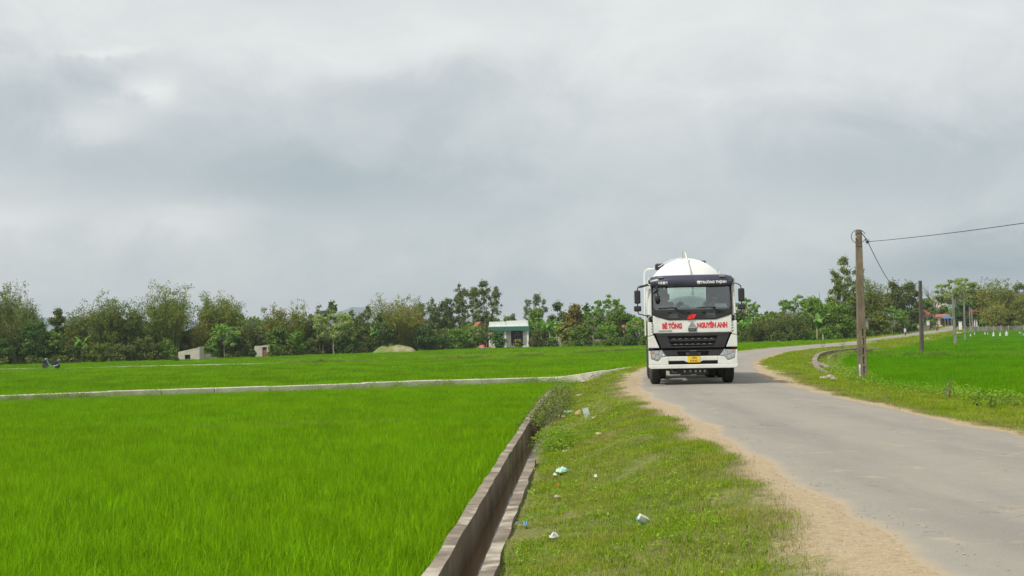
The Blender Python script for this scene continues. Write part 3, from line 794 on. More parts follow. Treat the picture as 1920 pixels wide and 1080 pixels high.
def blades_mesh(name, n, spread, h, w, lean, segs, mat, seed, square=False):
    r = np.random.RandomState(seed)
    bx = r.uniform(-1, 1, (n, 2)) * spread if square else r.normal(size=(n, 2)) * spread * .5
    hh = h * r.uniform(.62, 1.08, n); a = r.uniform(0, 6.28, n); le = np.abs(r.normal(size=n)) * lean * hh + .03 * h
    wa = a + 1.57 + r.uniform(-.6, .6, n)
    quads = []; tint = []
    ct = r.uniform(0, 1, n)
    for k in range(segs):
        s0, s1 = k / segs, (k + 1) / segs
        def P(s):
            x = bx[:, 0] + np.cos(a) * le * s ** 2; y = bx[:, 1] + np.sin(a) * le * s ** 2
            return np.stack([x, y, hh * (s - .16 * s ** 3 * (le / hh) * 2)], -1)
        def wd(s): return (w * (1 - s ** 2 * .93) * .5)
        W_ = np.stack([np.cos(wa), np.sin(wa), 0 * wa], -1)
        p0, p1 = P(s0), P(s1)
        q = np.stack([p0 - W_ * wd(s0), p0 + W_ * wd(s0), p1 + W_ * wd(s1), p1 - W_ * wd(s1)], 1)
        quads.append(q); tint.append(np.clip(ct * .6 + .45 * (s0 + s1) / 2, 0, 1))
    return quads_mesh(name, np.concatenate(quads), np.concatenate(tint), mat, do_link=False)

rp = np.random.RandomState(11)
def jgrid(x0, x1, y0, y1, step):
    xs = np.arange(x0, x1, step); ys = np.arange(y0, y1, step)
    X, Y = np.meshgrid(xs, ys); X = X.ravel() + rp.uniform(-.5, .5, X.size) * step; Y = Y.ravel() + rp.uniform(-.5, .5, Y.size) * step
    return X, Y
def infrus(X, Y, m=1.12, a=2.0): return np.abs(X) < .362 * Y * m + a
# footpaths / bunds in plan, traced
PATH1 = [Wz(px, py, -.78) for px, py in ((-260, 752), (0, 741.5), (200, 734), (400, 727.5), (600, 720.5), (760, 715), (900, 710.5), (1010, 707))]
PATH1 += [Wz(1060, 705.5, -.74), Wz(1100, 700, -.58), Wz(1140, 694, -.33), Wz(1192, 688, -.04)]
PATH2 = [Wz(px, py, -1.40) for px, py in ((-260, 697), (0, 691.5), (110, 690.5), (240, 687), (400, 683.5), (530, 680.5))]
BUND2 = [Wz(px, py, -1.40) for px, py in ((530, 680.5), (700, 676), (860, 671), (1000, 665), (1100, 660.5), (1200, 656))]
BUNDN = [Wz(px, py, -1.0) for px, py in ((-200, 832), (0, 824), (250, 820), (480, 815), (700, 806), (960, 803))]
BUNDR = [Wz(px, py, -.45) for px, py in ((1625, 669), (1700, 669), (1760, 668), (1850, 667), (1960, 667), (2200, 668))]
BUNDR2 = [Wz(px, py, -.35) for px, py in ((1700, 679), (1800, 679), (1960, 680), (2200, 683))]
def dist_poly(X, Y, path):
    d = np.full(X.shape, 1e9)
    for a, b in zip(path[:-1], path[1:]):
        ax, ay, bx, by = a.x, a.y, b.x, b.y; L2 = (bx-ax)**2 + (by-ay)**2
        t = np.clip(((X-ax)*(bx-ax) + (Y-ay)*(by-ay)) / L2, 0, 1)
        d = np.minimum(d, np.hypot(X - ax - t*(bx-ax), Y - ay - t*(by-ay)))
    return d
def patchy(X, Y): return .5 + .5 * np.sin(X * .35 + 2 * np.sin(Y * .13)) * np.sin(Y * .22 + X * .11)
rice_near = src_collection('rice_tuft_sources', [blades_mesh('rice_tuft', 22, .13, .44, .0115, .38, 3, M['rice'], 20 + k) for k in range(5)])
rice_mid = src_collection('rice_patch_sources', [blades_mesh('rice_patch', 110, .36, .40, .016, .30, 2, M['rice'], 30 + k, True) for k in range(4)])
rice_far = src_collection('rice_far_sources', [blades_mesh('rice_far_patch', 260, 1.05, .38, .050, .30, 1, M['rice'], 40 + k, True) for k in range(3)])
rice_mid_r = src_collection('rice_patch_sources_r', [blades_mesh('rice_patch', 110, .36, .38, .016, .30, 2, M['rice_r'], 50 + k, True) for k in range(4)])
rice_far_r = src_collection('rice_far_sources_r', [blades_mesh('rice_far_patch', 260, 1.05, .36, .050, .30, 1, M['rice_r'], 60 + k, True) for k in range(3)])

def treeline(px):
    return np.interp(px, [-300, 0, 240, 480, 700, 955, 1200, 1330, 1420, 1600, 1660, 1700, 1740], [172, 180, 188, 203, 221, 253, 228, 222, 218, 222, 248, 288, 330])
def pxcol(X, Y): return 960 + FPX * X / Y
def leftfield(X, Y, g=.0):
    near = Y < 60
    ok = np.where(near, X < xci(Y) - .30 - g, X < leftedge(Y) - .7)
    # far right end: wedge between road and trees
    return ok & (dist_poly(X, Y, PATH1) > .75) & (dist_poly(X, Y, PATH2) > .6) & (dist_poly(X, Y, BUND2) > .5) & (dist_poly(X, Y, BUNDN) > .30) & (Y < treeline(pxcol(X, Y)) - 2)
def put(name, X, Y, coll, nsrc, s0, s1, dz=-.03, seed=0):
    Z = zg(X, Y) + dz
    s = rp.uniform(s0, s1, len(X)) * (1 + .10 * (patchy(X, Y) - .5))
    return scatter(name, np.stack([X, Y, Z], -1), rp.uniform(0, 6.28, len(X)), s, coll, nsrc, seed=seed)
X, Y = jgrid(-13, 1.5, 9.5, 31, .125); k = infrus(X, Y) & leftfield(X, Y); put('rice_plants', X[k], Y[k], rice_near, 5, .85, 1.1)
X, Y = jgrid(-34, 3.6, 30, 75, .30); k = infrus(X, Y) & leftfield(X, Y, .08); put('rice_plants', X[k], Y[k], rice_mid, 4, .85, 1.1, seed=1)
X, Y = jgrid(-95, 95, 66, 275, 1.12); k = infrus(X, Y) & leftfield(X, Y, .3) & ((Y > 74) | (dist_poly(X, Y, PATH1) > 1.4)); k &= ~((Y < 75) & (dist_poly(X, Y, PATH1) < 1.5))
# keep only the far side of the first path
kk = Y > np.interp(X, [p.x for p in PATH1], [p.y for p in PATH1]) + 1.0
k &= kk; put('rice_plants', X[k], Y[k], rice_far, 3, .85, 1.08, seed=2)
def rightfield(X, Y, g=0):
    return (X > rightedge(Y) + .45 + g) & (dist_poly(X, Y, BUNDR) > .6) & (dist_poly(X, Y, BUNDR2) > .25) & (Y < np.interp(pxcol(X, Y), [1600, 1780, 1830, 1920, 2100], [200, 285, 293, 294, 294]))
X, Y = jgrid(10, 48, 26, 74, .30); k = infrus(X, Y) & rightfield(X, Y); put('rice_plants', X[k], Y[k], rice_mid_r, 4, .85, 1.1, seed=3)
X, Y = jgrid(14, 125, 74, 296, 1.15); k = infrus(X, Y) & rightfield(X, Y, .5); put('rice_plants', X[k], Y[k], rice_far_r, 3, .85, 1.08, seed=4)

# ---- verge grass and broad-leaved weeds
grass_n = src_collection('grass_tuft_sources', [blades_mesh('grass_tuft', 22, .16, .085, .006, .9, 2, M['grass'], 70 + k) for k in range(5)])
grass_f = src_collection('grass_patch_sources', [blades_mesh('grass_patch', 80, .36, .10, .012, .7, 1, M['grass'], 80 + k, True) for k in range(4)])
def weed_mesh(n, spread, h, ls, seed, mat):
    r = np.random.RandomState(seed)
    P = r.normal(size=(n, 3)) * np.array([spread, spread, 0]) * .5; P[:, 2] = r.uniform(.15, 1, n) ** .8 * h * np.exp(-(P[:, 0]**2 + P[:, 1]**2) / spread ** 2)
    A = unit(np.stack([r.normal(size=n), r.normal(size=n), r.uniform(-.1, .5, n)], -1)) * ls * r.uniform(.6, 1.3, (n, 1))
    B = unit(np.cross(A, np.array([0, 0, 1.]) + r.normal(size=(n, 3)) * .25)) * ls * .30
    v = np.empty((n, 4, 3)); v[:, 0] = P; v[:, 1] = P + A * .5 + B; v[:, 2] = P + A; v[:, 3] = P + A * .5 - B
    return quads_mesh('weed', v, r.uniform(0, 1, n), mat, do_link=False)
weeds = src_collection('weed_sources', [weed_mesh(20, .15, .075, .042, 90 + k, M['weed']) for k in range(5)])
weeds_d = src_collection('dark_weed_sources', [weed_mesh(60, .30, .32, .05, 96 + k, M['weed_dark']) for k in range(4)])
weeds_t = src_collection('tall_weed_sources', [weed_mesh(70, .32, .30, .06, 196 + k, M['weed']) for k in range(4)])
def n2d(X, Y, f, s):
    r = np.random.RandomState(s); o = 0
    for i in range(6):
        a = r.uniform(0, 6.28); q = f * r.uniform(.6, 2.0); o = o + np.sin((X * math.cos(a) + Y * math.sin(a)) * q + r.uniform(0, 6))
    return o / 6 ** .5 / 1.4
def dirtiness(X, Y):
    L, Rg_ = rl(Y), rr(Y); wb = .14 * np.sin(Y * .9) + .1 * np.sin(Y * 2.3 + 1)
    wL = .30 + .50 * np.exp(-((Y - 10.5) / 3.2) ** 2) + .28 * np.exp(-((Y - 42) / 12) ** 2) + .6 * wb
    d = np.where(X < L, 1 - (L - X) / (2 * wL), 1.0)
    return np.where(X > Rg_, 1 - (X - Rg_) / (2 * (.36 + .5 * wb + .5 * np.exp(-((Y - 47) / 8) ** 2))), d)
X, Y = jgrid(-1.5, 3.3, 8.6, 32, .085)
k = (X > xci(Y) + .62) & (X < rl(Y)) & infrus(X, Y, 1.1, .6)
dd = dirtiness(X, Y) + n2d(X, Y, 3.5, 4) * .18
k &= rp.uniform(size=len(X)) < np.clip(1.30 - 2.5 * dd, 0, 1)
k &= rp.uniform(size=len(X)) > np.clip((n2d(X, Y, 2.6, 9) + .6 * n2d(X, Y, 6.5, 12) - .25) * 1.1, 0, .93)
put('verge_grass', X[k], Y[k], grass_n, 5, .45, 1.05, 0, 5)
X, Y = jgrid(-1, 34, 31, 130, .30)
k = (((X > xci(Y) + .6) | (Y > 55)) & (X > leftedge(Y)) & (X < rl(Y) - .25)) | ((X > rr(Y) + .25) & (X < rightedge(Y) + .5) )
k &= infrus(X, Y) & (dirtiness(X, Y) + n2d(X, Y, 3.5, 4) * .15 < rp.uniform(.2, .6, len(X)))
put('verge_grass', X[k], Y[k], grass_f, 4, .5, .95, 0, 6)
X, Y = jgrid(6.5, 12.5, 17, 31, .22)
k = (X > rr(Y) + .2) & (X < rightedge(Y) + .5) & infrus(X, Y) & (dirtiness(X, Y) + n2d(X, Y, 3.5, 4) * .15 < rp.uniform(.2, .6, len(X)))
put('verge_grass', X[k], Y[k], grass_f, 4, .4, .8, 0, 7)
X, Y = jgrid(20, 140, 130, 420, .95)
k = (((X > leftedge(Y) - .4) & (X < rl(Y) - .5)) | ((X > rr(Y) + .5) & (X < rightedge(Y) + 1.0))) & infrus(X, Y)
put('verge_grass', X[k], Y[k], grass_f, 4, 2.0, 3.4, -.05, 8)
dry_src = src_collection('dry_tuft_sources', [blades_mesh('dry_tuft', 20, .14, .06, .006, 1.2, 1, M['drygrass'], 460 + k) for k in range(3)])
X, Y = jgrid(-1.5, 12.5, 8.6, 48, .14)
dd = dirtiness(X, Y)
k = (((X > xci(Y) + .62) & (X < rl(Y))) | ((X > rr(Y)) & (X < rightedge(Y)))) & infrus(X, Y, 1.1, .6) & (n2d(X, Y, 2.4, 61) * .5 + dd * 1.9 > rp.uniform(.2, 1.3, len(X))) & (dd < .56)
put('dry_grass', X[k], Y[k], dry_src, 3, .6, 1.4, 0, 45)
X, Y = jgrid(-1.5, 3.2, 8.6, 45, .17)
m_ = .45 * n2d(X, Y, 1.5, 21) + .35 * n2d(X, Y, 4, 22) + .5
k = (X > xci(Y) + .60) & (X < rl(Y) - .9) & (m_ > rp.uniform(-.2, 1.3, len(X)))
put('verge_weeds', X[k], Y[k], weeds, 5, .45, 1.15, 0, 9)
X, Y = jgrid(9, 40, 17, 110, .30)
e_ = np.abs(X - rightedge(Y) - .05)
k = (e_ < .55) & (n2d(X, Y, 1.0, 31) > rp.uniform(-1.1, .9, len(X))) & infrus(X, Y)
put('field_edge_weeds', X[k], Y[k], weeds_t, 4, .55, 1.25, 0, 10)
k = (e_ < .75) & (n2d(X, Y, .8, 33) > rp.uniform(.1, 1.6, len(X))) & infrus(X, Y)
put('field_edge_weeds', X[k], Y[k], weeds_d, 4, .55, 1.1, 0, 11)
# rank weeds over the far end of the canal
X, Y = jgrid(-.2, 3.2, 30, 54, .17)
c_ = xci(Y)
k = (X > c_ + .05) & (X < c_ + .75 - .25 * np.abs(Y - 41) / 9) & (Y > 33.5 + 1.2 * (X - c_)) & (rp.uniform(size=len(X)) < .55)
zc = np.maximum(zg(X, Y), -.80) + .02
def put_z(name, X, Y, Z, coll, n, s0, s1, seed):
    return scatter(name, np.stack([X, Y, Z], -1), rp.uniform(0, 6.28, len(X)), rp.uniform(s0, s1, len(X)), coll, n, seed=seed)
put_z('canal_weeds', X[k], Y[k], zc[k], weeds_d, 4, .7, 1.7, 12)
# green weeds clump leaning over the canal wall
X, Y = jgrid(-.2, 2.6, 25, 32.5, .11); c_ = xci(Y)
q = ((X - c_ - .80) / .38) ** 2 + ((Y - 28.0) / 1.15) ** 2; k = (q + n2d(X, Y, 5, 77) * .35 < 1) & (rp.uniform(size=len(X)) < .7)
h = np.maximum(zg(X, Y), -.72) + .14 * np.clip(1 - q, 0, 1) * (1 + .6 * n2d(X, Y, 6, 78))
put_z('canal_weeds', X[k], Y[k], h[k], weeds_t, 4, .4, .85, 13)
fl_src = src_collection('flower_sources', [weed_mesh(7, .10, .06, .025, 300 + i, M['flower']) for i in range(3)])
yl_src = src_collection('yellow_flower_sources', [weed_mesh(3, .10, .02, .018, 310 + i, M['yflower']) for i in range(3)])
kk = k & (rp.uniform(size=len(X)) < .09)
put_z('pale_flowers', X[kk], Y[kk], h[kk] + .22, fl_src, 3, .6, 1.1, 14)
X, Y = jgrid(-.6, 2.6, 9, 30, .22); k = (X > xci(Y) + .7) & (X < rl(Y) - 1.0) & (n2d(X, Y, 1.3, 41) > rp.uniform(.4, 2.2, len(X)))
put_z('yellow_flowers', X[k], Y[k], zg(X[k], Y[k]) + .05, yl_src, 3, .7, 1.2, 15)
# weeds and rank grass along the bunds
def bund(path, w, coll, n, s0, s1, step, off=0.0, seed=0, dz=0.0, keep=1.0):
    pts = []
    for a, b in zip(path[:-1], path[1:]):
        L = (b - a).length; m = int(L / step)
        for i in range(m):
            t = rp.uniform(); p = a.lerp(b, t); q = Vector((b.y - a.y, -(b.x - a.x), 0)).normalized()
            o = off + rp.uniform(-w, w); x, y = p.x + q.x * o, p.y + q.y * o
            if rp.uniform() < keep * (.55 + .45 * math.sin(x * .6 + 1.7 * math.sin(x * .23))): pts.append((x, y, float(zg(x, y)) + dz))
    pts = np.array(pts); return scatter('bund_weeds', pts, rp.uniform(0, 6.28, len(pts)), rp.uniform(s0, s1, len(pts)), coll, n, seed=seed)
bund(PATH1[:-2], .35, weeds_t, 4, .7, 1.3, .10, off=.75, seed=20, dz=.28)
bund(PATH1[:-2], .35, weeds_d, 4, .7, 1.2, .22, off=.80, seed=21, dz=.24)
bund(PATH1[:-1], .30, weeds_t, 4, .6, 1.1, .12, off=-.6, seed=22, dz=.05)
tallgrass = src_collection('rank_grass_sources', [blades_mesh('rank_grass', 60, .5, .42, .03, .5, 1, M['drygrass'], 400 + k) for k in range(3)])
bund(BUND2, .45, weeds_t, 4, 1.0, 2.0, .08, seed=23, dz=.22); bund(BUND2, .5, tallgrass, 3, .6, 1.0, .22, seed=24, dz=.2)
bund(PATH2, .3, tallgrass, 3, .5, .8, .35, off=-.6, seed=25, dz=.1)
bund(BUNDN, .14, weeds_t, 4, .25, .40, .10, seed=26, dz=.37); bund(BUNDN, .14, weeds_d, 4, .3, .42, .10, seed=36, dz=.37)
bund(BUNDR, .45, weeds_d, 4, .8, 1.3, .05, seed=27, dz=.22); bund(BUNDR, .4, weeds_t, 4, .8, 1.2, .16, seed=28, dz=.18)
bund(BUNDR2, .2, weeds_t, 4, .6, 1.1, .2, seed=29)
bund(PATH1[-4:], .8, weeds_d, 4, .8, 1.3, .06, off=1.2, seed=35, dz=.05)

# ------------------------------------------------------------------ canal, paths
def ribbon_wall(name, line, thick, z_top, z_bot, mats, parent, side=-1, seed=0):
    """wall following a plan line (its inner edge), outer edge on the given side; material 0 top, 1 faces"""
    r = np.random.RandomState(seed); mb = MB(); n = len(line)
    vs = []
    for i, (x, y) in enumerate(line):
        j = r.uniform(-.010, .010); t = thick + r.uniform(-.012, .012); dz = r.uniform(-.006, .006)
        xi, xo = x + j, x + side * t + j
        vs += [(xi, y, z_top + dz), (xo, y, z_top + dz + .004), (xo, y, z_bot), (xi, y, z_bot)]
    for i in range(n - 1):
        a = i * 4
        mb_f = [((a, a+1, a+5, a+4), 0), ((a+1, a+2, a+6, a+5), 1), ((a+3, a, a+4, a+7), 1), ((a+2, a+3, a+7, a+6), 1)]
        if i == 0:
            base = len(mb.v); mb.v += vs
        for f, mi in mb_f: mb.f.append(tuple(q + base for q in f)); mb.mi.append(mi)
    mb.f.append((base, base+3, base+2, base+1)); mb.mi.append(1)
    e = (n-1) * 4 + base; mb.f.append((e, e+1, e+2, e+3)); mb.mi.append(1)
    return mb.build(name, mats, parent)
canal = empty('irrigation_canal', (float(xci(12)), 12, -1.3), 0, 'narrow concrete irrigation canal with brown water between the near rice field and the grass verge', 'canal')
def local(o, x, y, z): return (x - o.location.x, y - o.location.y, z - o.location.z)
ys = np.arange(5, 52.1, .55)
def child_at_world(o, root): o.location = -root.location; return o
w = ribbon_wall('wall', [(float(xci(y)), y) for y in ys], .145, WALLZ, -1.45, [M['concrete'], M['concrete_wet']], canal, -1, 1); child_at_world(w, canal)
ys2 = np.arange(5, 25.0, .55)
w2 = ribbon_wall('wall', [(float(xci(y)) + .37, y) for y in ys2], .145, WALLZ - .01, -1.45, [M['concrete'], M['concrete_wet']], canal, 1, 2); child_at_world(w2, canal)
mb = MB(); yw = np.arange(5, 52, 1.0)
mb.add([(float(xci(y)) + dx, y, -.96) for y in yw for dx in (-.02, .39)], [(2*i, 2*i+1, 2*i+3, 2*i+2) for i in range(len(yw) - 1)])
wt = mb.build('water', M['water'], canal); child_at_world(wt, canal)

def slab_path(name, path, wdt, hgt, mat, label, cat, step=2.4, gap=.02, seed=0):
    r = np.random.RandomState(seed); root = empty(name, path[0], 0, label, cat)
    for a, b in zip(path[:-1], path[1:]):
        L = (b - a).length; m = max(1, int(round(L / step)))
        q = Vector((b.y - a.y, -(b.x - a.x), 0)).normalized() * wdt / 2
        for i in range(m):
            p0 = a.lerp(b, (i + gap / step) / m); p1 = a.lerp(b, (i + 1) / m); dz = r.uniform(-.018, .018); w_ = r.uniform(.92, 1.08)
            P = [p0 - q * w_, p1 - q * w_, p1 + q * w_, p0 + q * w_]
            mb = MB(); mb.hexa([tuple(v + Vector((0, 0, dz - hgt)) - path[0]) for v in P] + [tuple(v + Vector((0, 0, dz)) - path[0]) for v in P])
            mb.build('slab', mat, root, bevel=.02, seg=1)
    return root
slab_path('concrete_path', PATH1, .62, .50, M['path'], 'pale raised concrete ditch wall crossing the left rice fields towards the road', 'field path')
slab_path('concrete_path', PATH2, .8, .40, M['path'], 'far thin concrete field path that the parked scooter stands on', 'field path', 6.0)

# right-hand canal: curved walls beyond the first pole, with a plank across
CR = [Wz(px, py, -.28) for px, py in ((1549, 703), (1530, 690), (1527, 676), (1533, 666), (1548, 660.5), (1575, 657.5), (1615, 653.5))]
def offs(path, d):
    o = []
    for i, p in enumerate(path):
        t = (path[min(i+1, len(path)-1)] - path[max(i-1, 0)]); t.z = 0; t.normalize(); o.append(p + Vector((t.y, -t.x, 0)) * d)
    return o
def refine(path, step):
    o = [path[0]]
    for a, b in zip(path[:-1], path[1:]):
        m = max(1, int((b - a).length / step)); o += [a.lerp(b, (i + 1) / m) for i in range(m)]
    for _ in range(2): o = [o[0]] + [(o[i-1] + o[i] * 2 + o[i+1]) / 4 for i in range(1, len(o) - 1)] + [o[-1]]
    return o
rc = empty('irrigation_canal', CR[0], 0, 'curved concrete canal at the edge of the right rice field beyond the nearest pole', 'canal')
def strip_wall(name, path, thick, z0, z1, mats, root):
    a = offs(path, -thick/2); b = offs(path, thick/2); mb = MB(); n = len(path); vs = []
    o0 = root.location
    for i in range(n):
        for p, z in ((a[i], z1), (b[i], z1), (b[i], z0), (a[i], z0)): vs.append((p.x - o0.x, p.y - o0.y, z - o0.z))
    for i in range(n - 1):
        k = i * 4
        for f, mi in (((k, k+1, k+5, k+4), 0), ((k+1, k+2, k+6, k+5), 1), ((k+3, k, k+4, k+7), 1)): mb.f.append(f); mb.mi.append(mi)
    mb.f += [(0, 3, 2, 1), (n*4-4, n*4-3, n*4-2, n*4-1)]; mb.mi += [1, 1]
    mb.v = vs; return mb.build(name, mats, root)
crf = refine(CR, 1.5)
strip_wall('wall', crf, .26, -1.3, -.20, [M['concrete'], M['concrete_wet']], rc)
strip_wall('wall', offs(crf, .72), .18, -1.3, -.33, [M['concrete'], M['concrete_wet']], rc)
mb = MB(); c1, c2 = offs(crf, .09), offs(crf, .64)
mb.add([(p.x - rc.location.x, p.y - rc.location.y, -.52 - rc.location.z) for pr in zip(c1, c2) for p in pr], [(2*i, 2*i+1, 2*i+3, 2*i+2) for i in range(len(crf) - 1)])
mb.build('water', M['water'], rc)
a, b = Wz(1523, 679, -.22), Wz(1576, 689, -.30)
q = Vector((b.y - a.y, -(b.x - a.x), 0)).normalized() * .30
mb = MB(); P4 = [a - q, b - q, b + q, a + q]; o0 = a.copy()
mb.hexa([tuple(v - o0 + Vector((0, 0, -.10))) for v in P4] + [tuple(v - o0) for v in P4])
o = mb.build('concrete_plank', M['concrete'], bevel=.02); o.location = a; tag(o, 'pale concrete plank laid across the right-hand canal', 'plank')
mb = MB(); cp = [Wz(px, py, -.44) for px, py in ((1660, 733), (1690, 738.5), (1720, 743.5), (1745, 749))]
kerb = empty('field_kerb', cp[0], 0, 'short stretch of grey concrete kerb showing at the edge of the right rice field', 'kerb')
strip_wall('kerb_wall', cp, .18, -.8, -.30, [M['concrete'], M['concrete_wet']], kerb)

# ------------------------------------------------------------------ truck
def textmesh(s, size, mat, name, parent, loc, sx=1.0, thick=0.0, ext=.002, align='CENTER', shear=0.0):
    cu = bpy.data.curves.new(name, 'FONT'); cu.body = s; cu.size = size; cu.align_x = align; cu.align_y = 'CENTER'
    cu.extrude = ext; cu.offset = thick; cu.shear = shear; cu.resolution_u = 3
    t = bpy.data.objects.new(name, cu); COL.objects.link(t)
    dg = bpy.context.evaluated_depsgraph_get(); me = bpy.data.meshes.new_from_object(t.evaluated_get(dg))
    bpy.data.objects.remove(t); bpy.data.curves.remove(cu)
    me.materials.clear(); me.materials.append(mat); me.name = name
    o = bpy.data.objects.new(name, me); COL.objects.link(o)
    if parent: o.parent = parent
    o.location = loc; o.rotation_euler = (R(90), 0, 0); o.scale = (sx, 1, 1)
    return o
TD = 40.0
TX = (1296.5 - 960) / FPX * TD
truck = empty('tanker_truck', (TX, TD, .022), R(-4.8), 'white tanker truck with dark sun visor and red lettering driving towards the camera', 'truck')
T = truck
# cab shell
cabshell = MB()
cabshell.box(-1.20, 1.20, .30, 2.02, 2.98, 3.06)                              # roof
cabshell.box(-1.22, 1.22, 1.96, 2.04, 1.0, 2.2)                               # back wall below window
cabshell.box(-1.22, 1.22, 1.96, 2.04, 2.80, 3.02)
cabshell.box(-1.22, -.62, 1.961, 2.039, 2.2, 2.8); cabshell.box(.50, 1.22, 1.961, 2.039, 2.2, 2.8)
for s in (-1, 1):
    x0, x1 = sorted((s * 1.235, s * 1.19))
    cabshell.box(x0, x1, .30, 2.0, .98, 2.02)
    cabshell.box(x0, x1, 1.55, 2.0, 2.02, 3.0)
    cabshell.box(x0, x1, .40, 1.55, 2.88, 3.0)
    cabshell.hexa([(x0, .14, 2.02), (x1, .14, 2.02), (x1, .30, 2.02), (x0, .30, 2.02), (x0 - s*.03, .30, 2.88), (x1 - s*.03, .30, 2.88), (x1 - s*.03, .46, 2.88), (x0 - s*.03, .46, 2.88)])
cab = cabshell.build('cab_shell', M['white'], T, bevel=.015)
# A-pillar outer skins, left and right of the windscreen
for s in (-1, 1):
    MB().prism([(s*1.125, 1.97), (s*1.235, 1.90), (s*1.205, 2.86), (s*1.115, 2.86)], .07, .20, shear=.17).build('pillar', M['white'], T, bevel=.02)
    MB().prism([(s*1.08, 1.42), (s*1.245, 1.38), (s*1.25, 1.06), (s*.93, 1.06)], .035, .34).build('corner_panel', M['white'], T, bevel=.02)
    MB().prism([(s*1.10, 1.78), (s*1.245, 1.80), (s*1.245, 1.385), (s*1.10, 1.425)], .03, .34).build('air_deflector', M['white'], T, bevel=.025)
    mbv = MB()
    for zz in (1.73, 1.65, 1.57, 1.49): mbv.prism([(s*1.105, zz), (s*1.145, zz + .03), (s*1.145, zz + .045), (s*1.105, zz + .03)], .022, .05)
    tag(mbv.build('vent_slot', M['blackp'], T), kind='stuff')
    MB().box(*sorted((s*1.10, s*1.235)), .06, .5, 1.005, 1.055).build('step_gap', M['blackm'], T)
MB().box(-1.235, 1.235, .25, 2.0, .86, 1.0).build('floor', M['chassis'], T)
# white front panel with lettering
MB().prism([(-1.10, 1.98), (-.66, 1.845), (.66, 1.845), (1.10, 1.98), (1.10, 1.47), (-1.10, 1.47)], .045, .11).build('front_panel', M['white'], T, bevel=.02)
# cowl below windscreen
MB().prism([(-1.115, 2.14), (1.115, 2.14), (1.115, 2.02), (1.00, 1.945), (.66, 1.845), (-.66, 1.845), (-1.00, 1.945), (-1.115, 2.02)], .02, .12).build('cowl', M['blackp'], T, bevel=.02)
mbv = MB()
for s in (-1, 1):
    for k in range(4): mbv.box(s*.52 - .15 + .012*k, s*.52 + .15 - .012*k, .010, .022, 1.90 + .034*k, 1.907 + .034*k)
tag(mbv.build('cowl_louvre', M['silver'], T), kind='stuff')
# windscreen, black surround
gl = MB(); gl.add([(-1.09, .075, 2.13), (-.4, .035, 2.13), (.4, .035, 2.13), (1.09, .075, 2.13), (-1.075, .20, 2.83), (-.4, .16, 2.83), (.4, .16, 2.83), (1.075, .20, 2.83)], [(0,1,5,4), (1,2,6,5), (2,3,7,6)])
gl.build('windscreen', M['glass'], T, smooth=True)
for s in (-1, 1):
    sur = MB()
    sur.prism([(s*1.085, 2.10), (s*1.128, 2.10), (s*1.118, 2.85), (s*1.070, 2.85)], .045, .11, shear=.17)
    sur.prism([(s*1.09, 2.13), (s*1.09, 2.22), (s*1.02, 2.13)], .045, .10, shear=.17)
    sur.build('window_seal', M['blackm'], T)
# visor
vs = []; n = 14
prof = [(.34, 2.80), (.015, 2.80), (-.02, 2.86), (.00, 2.98), (.06, 3.07), (.20, 3.11), (.40, 3.10)]
mb = MB(); ring = []
for i in range(n + 1):
    t = i / n * 2 - 1; x = t * 1.15; cv = .10 * abs(t) ** 5; dz = -.05 * abs(t) ** 8
    for (y, z) in prof: ring.append((x, y + cv, z + (dz if z > 2.9 else 0)))
m_ = len(prof)
mb.add(ring, [(i*m_+j, i*m_+j+1, (i+1)*m_+j+1, (i+1)*m_+j) for i in range(n) for j in range(m_-1)] + [tuple(range(m_-1, -1, -1)), tuple(n*m_ + j for j in range(m_))])
visor = mb.build('sun_visor', M['navy'], T, smooth=True)
for s in (-1, 1):
    MB().box(s*.86 - .085, s*.86 + .085, .0, .05, 3.03, 3.065).build('marker_lamp', M['silver'], T, bevel=.01)
mb = MB()
for x in (-.98, -.34, .28, .74, 1.06): mb.lathe([(-.012, .012), (.01, .014)], 'y', (x, .005, 2.93), 8)
tag(mb.build('rivet', M['silver'], T), kind='stuff')
vlog = empty('visor_lettering', (0, 0, 0)); vlog.parent = T
textmesh('TRƯỜNG THỊNH', .092, M['paper'], 'lettering', visor, (.62, -.026, 2.885), 1.0, .004, .003)
textmesh('中国重汽', .085, M['paper'], 'lettering', visor, (-.80, -.022, 2.885), .8, .002, .003)
bpy.data.objects.remove(vlog)
mb = MB(); cx, cz = .21, 2.885        # small white house-and-gate badge
mb.prism([(cx-.06, cz), (cx-.045, cz+.045), (cx+.045, cz+.045), (cx+.06, cz), (cx+.035, cz), (cx+.035, cz-.045), (cx+.012, cz-.045), (cx+.012, cz), (cx-.012, cz), (cx-.012, cz-.045), (cx-.035, cz-.045), (cx-.035, cz)], -.028, -.018)
mb.build('badge', M['paper'], visor)
textmesh('BÊ TÔNG', .195, M['red'], 'lettering', T, (-.565, .040, 1.665), .66, .011, .003)
textmesh('NGUYÊN ANH', .195, M['red'], 'lettering', T, (.555, .040, 1.672), .66, .011, .003)
textmesh('HOWO', .062, M['silver'], 'lettering', T, (-.77, .040, 1.535), 1.75, .002, .004, shear=.3)
# red double triangle badge
MB().prism([(-.15, 1.86), (-.06, 1.99), (.005, 1.86)], .002, .02).prism([(-.04, 1.99), (.13, 1.99), (.045, 1.862), (.022, 1.862)], .002, .02).build('reflector_badge', M['redem'], T)
